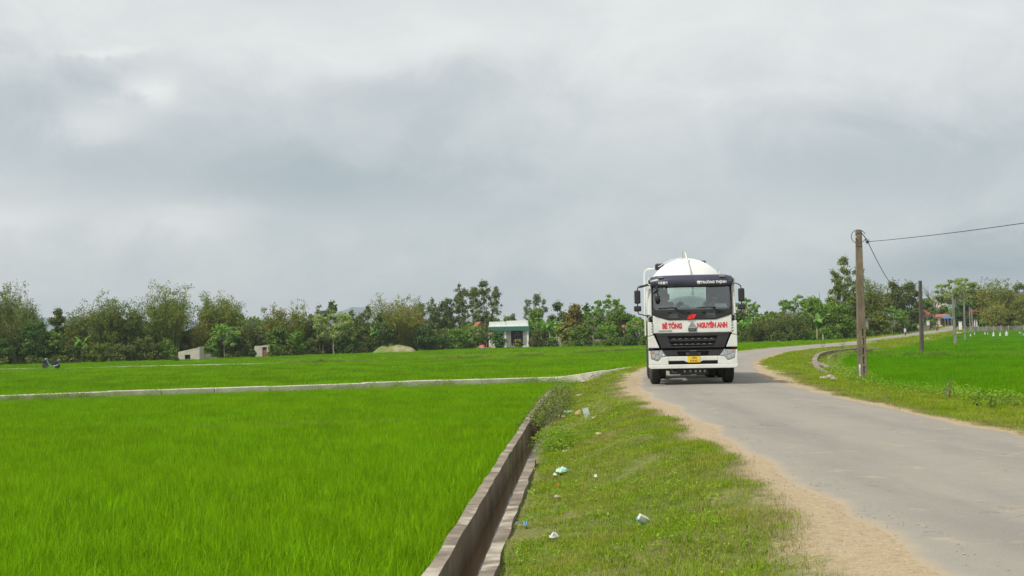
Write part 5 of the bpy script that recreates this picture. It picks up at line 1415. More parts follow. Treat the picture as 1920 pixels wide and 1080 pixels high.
# ------------------------------------------------------------------ rubbish and stones
def crumple(name, px, py, wpx, hpx, mat, label, cat, flat=.5, seed=0, lift=.04, group='litter on the grass verge'):
    p = W(px, py); mpp = p.y / FPX * (.82 if group == 'litter on the grass verge' else 1); r = np.random.RandomState(seed)
    n = 7; v = []; wx, hz = wpx * mpp / 2, hpx * mpp
    dy = max(.05, hz * 1.2)
    for i in range(n):
        for j in range(n):
            u_, w_ = i/(n-1)*2-1, j/(n-1)*2-1
            rr_ = 1 - .25 * (abs(u_) ** 3 * abs(w_) ** 3) + r.uniform(-.12, .12)
            v.append((u_ * wx * rr_, w_ * dy * rr_, hz * (1 - flat * (u_*u_ + w_*w_) / 2) * r.uniform(.35, 1.0) * (1 - .8 * max(abs(u_), abs(w_)) ** 4)))
    f = [(i*n+j, i*n+j+1, (i+1)*n+j+1, (i+1)*n+j) for i in range(n-1) for j in range(n-1)]
    o = MB().add(v, f).build(name, M[mat]); o.location = p + Vector((0, 0, lift)); o.rotation_euler = (0, 0, r.uniform(-.6, .6))
    sd = o.modifiers.new('thick', 'SOLIDIFY'); sd.thickness = .004
    return tag(o, label, cat, group)
crumple('plastic_sheet', 1054, 890, 26, 15, 'mint', 'crumpled mint green plastic sheet on the verge beside the canal', 'litter', seed=1)
crumple('plastic_bag', 1039, 1016, 18, 15, 'wplastic', 'white crumpled plastic bag near the bottom of the verge', 'litter', seed=2)
crumple('paper_scrap', 1041, 898, 9, 8, 'wplastic', 'small white scrap just left of the mint plastic sheet', 'litter', seed=3)
crumple('wrapper', 1047, 915, 6, 6, 'red', 'tiny red wrapper below the mint plastic sheet', 'litter', seed=4)
crumple('paper_scrap', 1117, 900, 9, 8, 'wplastic', 'small white scrap alone in the grass right of the mint sheet', 'litter', seed=5)
crumple('plastic_sheet', 986, 992, 13, 12, 'bplastic', 'blue plastic scrap in the weeds next to the canal wall', 'litter', seed=6)
crumple('plastic_sheet', 970, 988, 6, 6, 'bplastic', 'tiny blue scrap touching the canal wall', 'litter', seed=7)
crumple('plastic_sheet', 1066, 776, 22, 6, 'gplastic', 'flat grey plastic film beside the brown weeds', 'litter', seed=8)
crumple('cardboard_piece', 1052, 785, 24, 6, 'cardboard', 'long torn cardboard piece below the grey plastic film', 'litter', seed=9)
crumple('leaf_heap', 1086, 780, 18, 12, 'hay', 'small heap of dry brown leaves left of the upright grey sheet', 'leaf heap', seed=10)
crumple('cardboard_piece', 1114, 788, 11, 5, 'cardboard', 'small cream board scrap right of the upright grey sheet', 'litter', seed=11)
crumple('cardboard_piece', 1122, 819, 14, 5, 'cardboard', 'tan scrap lying alone in the middle of the verge', 'litter', seed=12)
crumple('stone', 1045, 938, 12, 5, 'stone', 'flat tan stone below the red wrapper', 'stone', seed=13, group=None)
crumple('stone', 1095, 718, 12, 4, 'stone', 'small pale stone near the top of the verge', 'stone', seed=14, group=None)
crumple('stone', 1088, 745, 16, 5, 'stone', 'pale flat stone above the brown leaf heap', 'stone', seed=15, group=None)
crumple('stone', 1060, 851, 14, 4, 'stone', 'bare flat stone between the weeds and the mint sheet', 'stone', seed=16, group=None)
p = W(1101, 783); mpp = p.y / FPX
mb = MB().hexa([(-.06, -.02, 0), (.10, -.02, -.02), (.10, .0, -.02), (-.06, 0, 0), (-.11, .05, .20), (.02, .06, .23), (.02, .07, .23), (-.11, .06, .20)])
o = mb.build('plastic_sheet', M['gplastic'], bevel=.004); o.location = p; tag(o, 'grey plastic sheet standing upright in the grass', 'litter', 'litter on the grass verge')
p = W(1202, 988); o = MB().box(-.055, .055, -.03, .03, 0, .075).build('drink_carton', [M['wplastic']], bevel=.006); o.location = p + Vector((0, 0, .03)); o.rotation_euler = (.3, .5, .3)
MB().box(-.056, .056, -.031, .031, .0, .022).build('stripe', M['bplastic'], o); tag(o, 'small white drink carton with a blue edge lying in the grass', 'litter', 'litter on the grass verge')
for k, (px, py, w_, h_) in enumerate(((1545, 712, 16, 5), (1556, 711, 18, 7), (1563, 714, 10, 6))):
    crumple('stone', px, py, w_, h_, 'stone', ['low flat stone leftmost of the three by the right canal', 'biggest of the three stones by the right canal', 'small stone rightmost of the three by the right canal'][k], 'stone', seed=40 + k, group='stones by the right canal')
for k, (px, py, w_, h_) in enumerate(((1716, 667, 16, 4), (1735, 667, 22, 7), (1748, 669, 14, 4), (1797, 626, 14, 4), (1738, 638, 16, 5), (1662, 640, 8, 3))):
    crumple('stone', px, py, w_, h_, 'stone', ['flat stones left of the dark slim pole', 'pale rubble at the foot of the dark slim pole', 'low stone right of the dark slim pole', 'white rubble at the field edge near the compound wall', 'pale rubble heap on the far verge above the dark pole foot', 'small pale stone on the far verge edge'][k], 'stone', seed=50 + k, group=None)
# loose gravel on the shoulder
rg_ = np.random.RandomState(5)
def pebble(seed):
    r = np.random.RandomState(seed); mb = MB().ball((0, 0, 0), .016, .013, .009, 6, 4)
    mb.v = [tuple(np.array(v) * r.uniform(.75, 1.2)) for v in mb.v]
    me = bpy.data.meshes.new('pebble'); me.from_pydata(mb.v, [], mb.f); me.materials.append(M['stone']); return me
peb = src_collection('pebble_sources', [pebble(k) for k in range(4)])
X, Y = jgrid(.5, 3.6, 8.5, 28, .075)
k = (X < rl(Y) + .5) & (dirtiness(X, Y) > .35) & (n2d(X, Y, 2.5, 51) > rg_.uniform(-.5, 3.2, len(X)))
put_z('gravel', X[k], Y[k], zg(X[k], Y[k]) + .012 + np.where(X[k] > rl(Y[k]), .02, 0), peb, 4, .2, .75, 30)
X, Y = jgrid(2.4, 7.6, 8.5, 30, .26); k = (rg_.uniform(size=len(X)) < .10)
put_z('gravel', X[k], Y[k], zroad(Y[k]) + .036 + 0 * X[k], peb, 4, .2, .5, 31)

# white bags on sticks in the far right field
BAGS = [(1863, 632, 12, 'tall'), (1875.5, 631.5, 10, 'tall'), (1887.5, 631, 13, 'tall'), (1847, 628.5, 7, 's'), (1852, 628.5, 5, 's'), (1827.5, 628.5, 6, 's'), (1820, 632, 7, 's'), (1875.5, 626.5, 5, 's'), (1885, 627, 4, 's'), (1890, 627, 4, 's'), (1911.5, 626.5, 5, 's'), (1914.5, 626.5, 4, 's'), (1918.5, 630, 5, 's')]
for k, (px, py, h_, kd) in enumerate(BAGS):
    p = W(px, py, .32) - Vector((0, 0, .32)); mpp = p.y / FPX; hh = h_ * .55 * mpp * 1.3
    lab = {0: 'white bag scarer on a stick, left one of the three largest in the right field', 1: 'white bag scarer on a stick, middle one of the three largest in the right field', 2: 'white bag scarer on a stick, right one of the three largest in the right field'}.get(k, 'small white bag on a stick, ' + ['left of the pair just left of the three largest', 'right of the pair just left of the three largest', 'behind the foot of the leaning pole', 'nearest the pale upright pole', 'just behind the middle one of the three largest', 'left of the pair behind the right largest one', 'right of the pair behind the right largest one', 'left of the last pair near the picture edge', 'right of the last pair near the picture edge', 'nearest the right picture edge'][max(0, k - 3)])
    o = empty('bird_scarer', p, 0, lab, 'bird scarer', 'white bags on sticks in the right field')
    MB().tube([(0, 0, -.1), (0, 0, .5 + hh)], .02, 5).build('stick', M['bark'], o)
    s_ = hh * .28
    MB().lathe([(.42, s_ * .9), (.46, s_), (.42 + hh * .5, s_ * .72), (.42 + hh, .04)], 'z', (0, 0, 0), 9).build('bag', M['wplastic'], o)

# ------------------------------------------------------------------ buildings
def building(name, px, D, label, cat='house', rz=0.0, group=None):
    return empty(name, at(px, D), rz, label, cat, group)
# 1 white house with parapet and green awning; local x right, front at y=0
D = 250.0; mpx = D / FPX
H1 = building('village_house', 954, D, 'white flat-roofed house with green awning and dark double door among the trees', rz=R(2))
gz = H1.location.z
def hz_(y_): return ztop(954, y_, D) - gz
def hx(x_): return (x_ - 954) * mpx
zpar, zcor, zaw0, zaw1, zf = hz_(601.5), hz_(610), hz_(612), hz_(619), hz_(646)
MB().box(hx(917), hx(990), .9, 7.5, -.3, zcor).build('wall', M['stucco'], H1)
MB().box(hx(917), hx(948.2), 0.2, .45, zcor - .05, zpar - .12).box(hx(948.8), hx(990), .2, .45, zcor - .05, zpar).box(hx(916), hx(991), .05, .6, zcor - .18, zcor - .06).build('parapet', M['stucco'], H1, bevel=.03)
MB().box(hx(990), hx(992), .2, 7.4, zcor - .2, zpar).build('parapet', M['gwall'], H1)
MB().box(hx(917), hx(990), .46, .899, zaw0, zcor - .19).build('porch_ceiling', M['stucco'], H1)
MB().hexa([(hx(914), -1.5, zaw1 + .55), (hx(991.5), -1.5, zaw1 + .55), (hx(990), .04, zcor - .25), (hx(917), .04, zcor - .25), (hx(914), -1.5, zaw1 + .60), (hx(991.5), -1.5, zaw1 + .60), (hx(990), .04, zcor - .18), (hx(917), .04, zcor - .18)]).build('awning', M['greentile'], H1)
MB().box(hx(914), hx(991.5), -1.55, -1.50, zaw1 - .12, zaw1 + .60).build('fascia', M['greenmetal'], H1)
for x_ in (917.5, 946.5, 988.5): MB().box(hx(x_) - .15, hx(x_) + .15, -1.2, -.9, -.2, zaw1 + .5).build('pillar', M['stucco'], H1, bevel=.02)
MB().box(hx(958), hx(980), 0.82, 0.90, zf - .2, hz_(618.5)).build('door', M['door'], H1); d_ = H1.children[-1]
for a_ in (959, 964.3, 969.6, 974.9): MB().box(hx(a_) , hx(a_ + 4.2), 0.79, .819, zf + .2, hz_(622)).build('panel', M['dkglass'] if 962 < a_ < 972 else M['door'], d_)
MB().box(hx(926), hx(939), 0.84, .90, hz_(634), hz_(620)).build('window', M['dkglass'], H1); w_ = H1.children[-1]
MB().box(hx(925.4), hx(939.6), 0.80, .839, hz_(634.6), hz_(634)).box(hx(932.2), hx(932.8), 0.80, .838, hz_(634), hz_(620)).build('frame', M['door'], w_)
for x_ in (922.5, 943, 952.5, 984): MB().box(hx(x_) - .09, hx(x_) + .09, 0.80, .9, hz_(622), hz_(620)).build('wall_lamp', M['blackp'], H1)
MB().box(hx(915), hx(992), -1.3, .9, -.3, .18).build('porch_floor', M['grimy'], H1)
MB().box(hx(985) - .6, hx(985) + .5, -1.9, -1.35, -.2, .55).build('step', M['stucco'], H1)
# 2 small concrete shed at left
D = 190.0; S2 = building('concrete_shed', 355, D, 'small roofless concrete shed with slanting top and dark opening below the bamboo', 'shed', R(-8))
mpx = D / FPX; b0 = S2.location.z
x0, x1 = -22.5 * mpx, 19 * mpx; zl_, zr_ = ztop(333, 660, D) - b0, ztop(374, 651, D) - b0
ox0, ox1, oz1 = (345 - 355) * mpx, (356 - 355) * mpx, ztop(350, 665, D) - b0
sw = MB()
def zt_(x): return zl_ + (zr_ - zl_) * (x - x0) / (x1 - x0)
sw.prism([(x0, -.3), (ox0, -.3), (ox0, zt_(ox0)), (x0, zl_)], 0, .2); sw.prism([(ox1, -.3), (x1, -.3), (x1, zr_), (ox1, zt_(ox1))], 0, .2)
sw.prism([(ox0, oz1), (ox1, oz1), (ox1, zt_(ox1)), (ox0, zt_(ox0))], .002, .198)
sw.build('wall', M['grimy'], S2)
MB().box(x1 - .2, x1, .201, 1.7, -.3, zr_ + .05).build('wall', M['grimy'], S2); MB().box(x0, x0 + .2, .201, 1.7, -.3, zl_).build('wall', M['grimy'], S2); MB().box(x0 + .2, x1 - .2, 1.5, 1.7, -.3, zl_).build('wall', M['gwall'], S2)
MB().box(ox0, ox1, .25, .3, -.3, oz1).build('opening', M['blackm'], S2)
D = 193; w3 = building('masonry_wall', 385, D, 'low broken masonry wall right of the small concrete shed', 'wall', 0)
MB().box(-.2, .7, 0, .25, -.3, .9).box(.7, 1.5, 0, .25, -.3, .5).build('wall', M['gwall'], w3)
# 3 ruined wall with red door
D = 201.0; mpx = D / FPX; S3 = building('old_house', 490, D, 'weathered pale house wall with a faded red door half hidden by bushes', rz=R(-4)); b0 = S3.location.z
zt3 = ztop(490, 647, D) - b0; dx0, dx1 = 1 * mpx, 9.5 * mpx; dz1 = ztop(490, 651, D) - b0
MB().box(-14 * mpx, dx0, 0, .25, -.3, zt3 - .12).box(dx1, 15 * mpx, 0, .25, -.3, zt3).box(dx0, dx1, .002, .248, dz1, zt3 - .05).build('wall', M['grimy'], S3)
MB().box(dx0 + .02, dx1 - .02, .10, .16, .3, dz1 - .02).build('door', M['reddoor'], S3)
MB().box(dx0 - .02, dx1 + .02, .08, .20, dz1 - .36, dz1 - .01).build('lintel', M['blackm'], S3)
MB().box(-13 * mpx, 13 * mpx, .4, 4, zt3 - .3, zt3 - .12).build('roof', M['gwall'], S3)
MB().box(-24 * mpx, -14.2 * mpx, .3, .6, -.3, .7).build('low_wall', M['gwall'], S3)
def gable_house(name, px, D, wpx, y_eave, y_top, label, wallm, roofm, depth=6.0, rz=0.0, door=None, win=None, trim=None, extra=.25):
    h = building(name, px, D, label, 'house', rz); m_ = D / FPX; b0 = h.location.z
    w2_ = wpx * m_ / 2; ze, zt_ = ztop(px, y_eave, D) - b0, ztop(px, y_top, D) - b0
    MB().prism([(-w2_, -.3), (w2_, -.3), (w2_, ze), (0, zt_), (-w2_, ze)], 0, depth).build('wall', M[wallm], h)
    for s in (-1, 1):
        sl = (zt_ - ze) / w2_
        x_e = s * (w2_ + .35); z_e = ze - sl * .35
        MB().hexa([tuple(v) for v in [(0, -.4, zt_ + .03), (x_e, -.4, z_e + .03), (x_e, depth + .4, z_e + .03), (0, depth + .4, zt_ + .03), (0, -.4, zt_ + .03 + .16), (x_e, -.4, z_e + .19), (x_e, depth + .4, z_e + .19), (0, depth + .4, zt_ + .19)]]).build('roof', M[roofm], h)
        if trim: MB().hexa([(0, -.5, zt_ - .05), (x_e, -.5, z_e - .05), (x_e, -.41, z_e - .05), (0, -.41, zt_ - .05), (0, -.5, zt_ + .25), (x_e, -.5, z_e + .25), (x_e, -.41, z_e + .25), (0, -.41, zt_ + .25)]).build('barge_board', M[trim], h)
    if win:
        for (wx, w0, wy0, wy1) in win:
            MB().box(wx * m_, (wx + w0) * m_, -.03, -.003, ztop(px, wy1, D) - b0, ztop(px, wy0, D) - b0).build('window', M['dkglass'], h)
            MB().box(wx * m_ - .08, (wx + w0) * m_ + .08, -.05, -.004, ztop(px, wy0, D) - b0, ztop(px, wy0, D) - b0 + .1).build('frame', M[wallm], h.children[-1])
    return h
gable_house('village_house', 901, 262, 22, 617, 605, 'cream gable end of a house just left of the white flat-roofed house', 'cream', 'tile', 7, R(10))
gable_house('village_house', 1130, 300, 18, 606, 596.5, 'cream gabled house with red roof and yellow edge boards between the trees', 'cream', 'redroof', 7, R(-28), trim='cream')
gable_house('village_house', 1142, 312, 14, 605, 595, 'small red roof peak right of the cream gabled house', 'cream', 'redroof', 5, R(-20))
# side-on tiled houses
def ridge_house(px, D, wpx, y_eave, y_top, label, wallm, roofm, rz=0.0, depth=5.5, openings=(), posts=()):
    h = building('village_house', px, D, label, 'house', rz); m_ = D / FPX; b0 = h.location.z; w2_ = wpx * m_ / 2
    ze, zt_ = ztop(px, y_eave, D) - b0, ztop(px, y_top, D) - b0
    MB().box(-w2_, w2_, 0, depth, -.3, ze).build('wall', M[wallm], h)
    MB().prismx([(-.6, ze - .1), (depth / 2, zt_), (depth + .6, ze - .1), (depth + .6, ze + .05), (depth / 2, zt_ + .16), (-.6, ze + .05)], -w2_ - .3, w2_ + .3).build('roof', M[roofm], h)
    for (ax, aw, y0_, y1_, mt) in openings:
        MB().box(ax * m_, (ax + aw) * m_, -.04, -.003, ztop(px, y1_, D) - b0, ztop(px, y0_, D) - b0).build('door' if mt == 'door' else 'window', M[mt], h)
    for ax in posts: MB().box(ax * m_ - .12, ax * m_ + .12, -1.4, -1.16, -.2, ze).build('pillar', M['stucco'], h)
    return h
ridge_house(1192, 240, 46, 614, 603, 'beige house with orange tiled roof partly hidden behind the truck', 'grimy', 'tile', 0, 5.5, ((-16, 5, 619, 630, 'dkglass'), (-4, 9, 616, 634, 'dkglass'), (10, 8, 616, 636, 'door')), (4, 15))
ridge_house(246, 206, 26, 634, 626, 'orange tiled roof showing through the gap between two bamboo clumps', 'cream', 'tile')
ridge_house(176, 204, 13, 642, 637, 'tiny orange roof seen low among the bamboo on the left', 'cream', 'tile')
ridge_house(1120, 252, 30, 618, 608, 'dark low outbuilding beneath the cream gabled house', 'gwall', 'gwall', 0, 4, ((-4, 4, 622, 636, 'door'), (5, 3, 621, 636, 'dkglass')), (7,))
ridge_house(1378, 250, 22, 604, 596, 'grey wall of a hut just right of the truck cab behind banana plants', 'gwall', 'tile')
ridge_house(1600, 238, 60, 600, 588, 'white walled house with grey roof mostly hidden behind bright green trees', 'stucco', 'gwall', R(12))
ridge_house(1728, 366, 40, 590, 582, 'house with red roof behind the dark slim pole', 'cream', 'redroof', R(10), 5, ((4, 6, 594, 606, 'dkglass'),))
ridge_house(1763, 470, 34, 594, 590, 'low pale shopfront at the end of the road', 'cream', 'tile', 0, 5, ((-12, 7, 597, 609, 'dkglass'), (0, 7, 597, 609, 'door'), (10, 5, 598, 606, 'dkglass')))
# tall narrow building behind the trees
tb = building('tall_house', 1769, 540, 'pale tall narrow house rising behind the bare tree', 'house'); m_ = 540 / FPX
zz_ = ztop(1769, 559, 540) - tb.location.z; MB().box(-5 * m_, 5 * m_, 0, 6, -.3, zz_).build('wall', M['cream'], tb); MB().box(-5.6 * m_, 5.6 * m_, -.2, 6.2, zz_, zz_ + .3).build('roof', M['redroof'], tb)
for k in range(2): MB().box(-2.5 * m_, 2.5 * m_, -.05, -.003, zz_ - 1.9 - 3.2 * k, zz_ - .7 - 3.2 * k).build('window', M['dkglass'], tb)
# blue awning stall
st_ = building('market_stall', 1778, 450, 'roadside stall with a blue awning at the end of the road', 'stall'); m_ = 450 / FPX; b0 = st_.location.z
z0_, z1_ = ztop(1778, 597, 450) - b0, ztop(1778, 591, 450) - b0
MB().add([(-9*m_, -1.5, z0_), (9*m_, -1.5, z0_), (9*m_, 2.5, z0_ + .2), (-9*m_, 2.5, z0_ + .2), (-3*m_, .5, z1_), (4*m_, .5, z1_)], [(0,1,5,4), (1,2,5), (2,3,4,5), (3,0,4)]).build('awning', M['blue'], st_)
for x_ in (-8.5, -3, 3, 8.5): MB().box(x_*m_ - .08, x_*m_ + .08, -1.4, -1.24, -.2, z0_).build('post', M['silver'], st_)
MB().box(-8*m_, 8*m_, 1.8, 2.0, -.2, z0_).build('back_panel', M['door'], st_); MB().box(-5*m_, 5*m_, -.6, .2, -.2, .9).build('counter', M['gwall'], st_)
# red shed on posts
D = 316; rs_ = building('red_shed', 1829, D, 'dark red boarded shed raised on white posts behind the compound wall', 'shed'); m_ = D / FPX; b0 = rs_.location.z
za, zb = ztop(1829, 597.5, D) - b0, ztop(1829, 585, D) - b0
for k in range(6): MB().box((-6 + k*2.2)*m_, (-6 + k*2.2 + 2.1)*m_, 0, .06, za, zb).build('board', M['redwall'], rs_)
MB().box(-6*m_, 7.2*m_, .07, 2.6, za, zb).build('wall', M['redwall'], rs_); MB().hexa([(-8*m_, -.8, zb), (9*m_, -.8, zb), (9*m_, 3.2, zb + .35), (-8*m_, 3.2, zb + .35), (-8*m_, -.8, zb + .1), (9*m_, -.8, zb + .1), (9*m_, 3.2, zb + .45), (-8*m_, 3.2, zb + .45)]).build('roof', M['redroof'], rs_)
for x_ in (-5, -1, 3): MB().box(x_*m_ - .1, x_*m_ + .1, .2, .4, -.3, za).build('post', M['stucco'], rs_)
# compound wall right, made of bays
D = 300; cw = building('compound_wall', 1862, D, 'long grimy masonry wall behind the right rice field', 'wall'); m_ = D / FPX
for k in range(14):
    x_ = (-55 + k * 14) * m_; hgt = (ztop(1862, 612, D) - cw.location.z) * (1 + .03 * math.sin(k * 2.1))
    MB().box(x_, x_ + 13.2 * m_, 0, .22, -.3, hgt).build('wall_panel', M['gwall'], cw); MB().box(x_ + 13.2 * m_, x_ + 14 * m_, -.06, .28, -.3, hgt + .15).build('pier', M['grimy'], cw)
for (px, D, y0_, w_, lab) in ((1801, 304, 603.5, 5, 'white gate post at the left end of the right compound wall'), (1740.5, 335, 601.5, 4.5, 'white gate pillar left of the road end, left one of the pair'), (1744, 352, 601, 3, 'grey gate pillar left of the road end, right one of the pair')):
    g_ = building('gate_post', px, D, lab, 'gate post'); m_ = D / FPX; hh = ztop(px, y0_, D) - g_.location.z
    MB().box(-w_/2*m_, w_/2*m_, 0, .4, -.3, hh).build('shaft', M['stucco' if w_ > 3.5 else 'grimy'], g_); MB().box(-w_/2*m_ - .06, w_/2*m_ + .06, -.06, .46, hh, hh + .12).build('cap', M['grimy'], g_)
D = 306; lw = building('masonry_wall', 1722, D, 'short brown masonry wall under the dark trees left of the road', 'wall'); m_ = D / FPX
MB().box(-4*m_, 4*m_, 0, .25, -.3, ztop(1722, 609, D) - lw.location.z).build('wall', M['grimy'], lw)
lw2 = building('masonry_wall', 1735, 325, 'dark low wall running to the white gate pillar', 'wall'); MB().box(-.9, 1.0, 0, .25, -.3, ztop(1735, 610, 325) - lw2.location.z).build('wall', M['gwall'], lw2)
# grey garden walls between the central trees
for (px, D, w_, y0_, lab) in ((1040, 250, 22, 632, 'low pale garden wall below the banana plants'), (1062, 248, 16, 630, 'grey garden wall piece right of the banana plants'), (1120, 244, 12, 636, 'low pale step wall beneath the outbuilding')):
    g_ = building('garden_wall', px, D, lab, 'wall'); m_ = D / FPX; MB().box(-w_/2*m_, w_/2*m_, 0, .2, -.3, ztop(px, y0_, D) - g_.location.z).build('wall', M['grimy'], g_)
# fence stakes in front of the house
fr = building('stick_fence', 975, 245, 'low fence of thin sticks in front of the white flat-roofed house', 'fence')
rf = np.random.RandomState(8)
for k in range(26):
    x_ = -6 + k * .62 + rf.uniform(-.15, .15); MB().tube([(x_, 0, -.2), (x_ + rf.uniform(-.1, .1), 0, rf.uniform(.7, 1.5))], .045, 5).build('stick', M['bark_pale'], fr)
MB().tube([(2, 0, .8), (9.5, 0, .75)], .04, 5).build('rail', M['bark_pale'], fr)
# tarpaulins
for k, (px, D, w_, h_, mt, lab) in enumerate(((903, 246, 13, 9, 'tarp', 'orange tarpaulin heap left of the white flat-roofed house'), (905, 244, 12, 5, 'tarpblue', 'blue tarpaulin in front of the orange heap'), (916, 245, 10, 5, 'red', 'red cloth heap between the blue tarpaulin and the house'))):
    p = at(px, D); mpp = D / FPX; o = MB().ball((0, 0, h_ * mpp * .42), w_ * mpp / 2, .8, h_ * mpp * .6, 10, 6)
    rr_ = np.random.RandomState(k); o.v = [tuple(np.array(v) * rr_.uniform(.88, 1.12)) for v in o.v]
    o = o.build('tarpaulin', M[mt]); o.location = p; tag(o, lab, 'tarpaulin')
# soil mound
D = 220; p = at(738, D); mp_ = D / FPX; v = []; nx, ny = 40, 16; rm = np.random.RandomState(4)
for j in range(ny):
    for i in range(nx):
        u_, w_ = i/(nx-1)*2-1, j/(ny-1)*2-1; q_ = max(0, 1 - abs(u_) ** 2.3) * max(0, 1 - w_*w_)
        v.append((u_ * 44 * mp_, w_ * 3.0, -.1 + (ztop(738, 648, D) - p.z) * 1.05 * min(1, 1.25 * q_ ** .75) * (1 + .08 * math.sin(u_*9) + rm.uniform(-.05, .05) - .12 * (u_ < -.2) )))
o = MB().add(v, [(j*nx+i, j*nx+i+1, (j+1)*nx+i+1, (j+1)*nx+i) for j in range(ny-1) for i in range(nx-1)]).build('soil_mound', M['soil'], smooth=True); o.location = p
tag(o, 'long low mound of pale soil partly overgrown with grass in front of the trees', 'mound')
# floodlight pole, water pipe post, aerial
fp = building('floodlight_pole', 1421, 300, 'thin pole with two white floodlights above the banana plants', 'floodlight'); hh = ztop(1421, 575, 300) - fp.location.z
MB().tube([(0, 0, 0), (0, 0, hh)], .06, 6).build('pole', M['silver'], fp)
for s in (-1, 1): MB().box(s*.28 - .18, s*.28 + .18, -.1, .1, hh - .12, hh + .1).build('lamp', M['wplastic'], fp, bevel=.03)
mp = building('white_post', 806.5, 262, 'white post with rounded top standing above the dark trees', 'post'); hh = ztop(806.5, 604, 262) - mp.location.z
MB().tube([(0, 0, 0), (0, 0, hh)], .10, 8).ball((0, 0, hh), .16, .16, .2, 8, 6).build('post', M['stucco'], mp)
an = building('radio_mast', 1537.5, 420, 'thin radio mast rising above the trees behind the canal', 'mast'); hh = ztop(1537.5, 548, 420) - an.location.z
MB().tube([(0, 0, 0), (0, 0, hh)], .09, 5).build('mast', M['silver'], an)

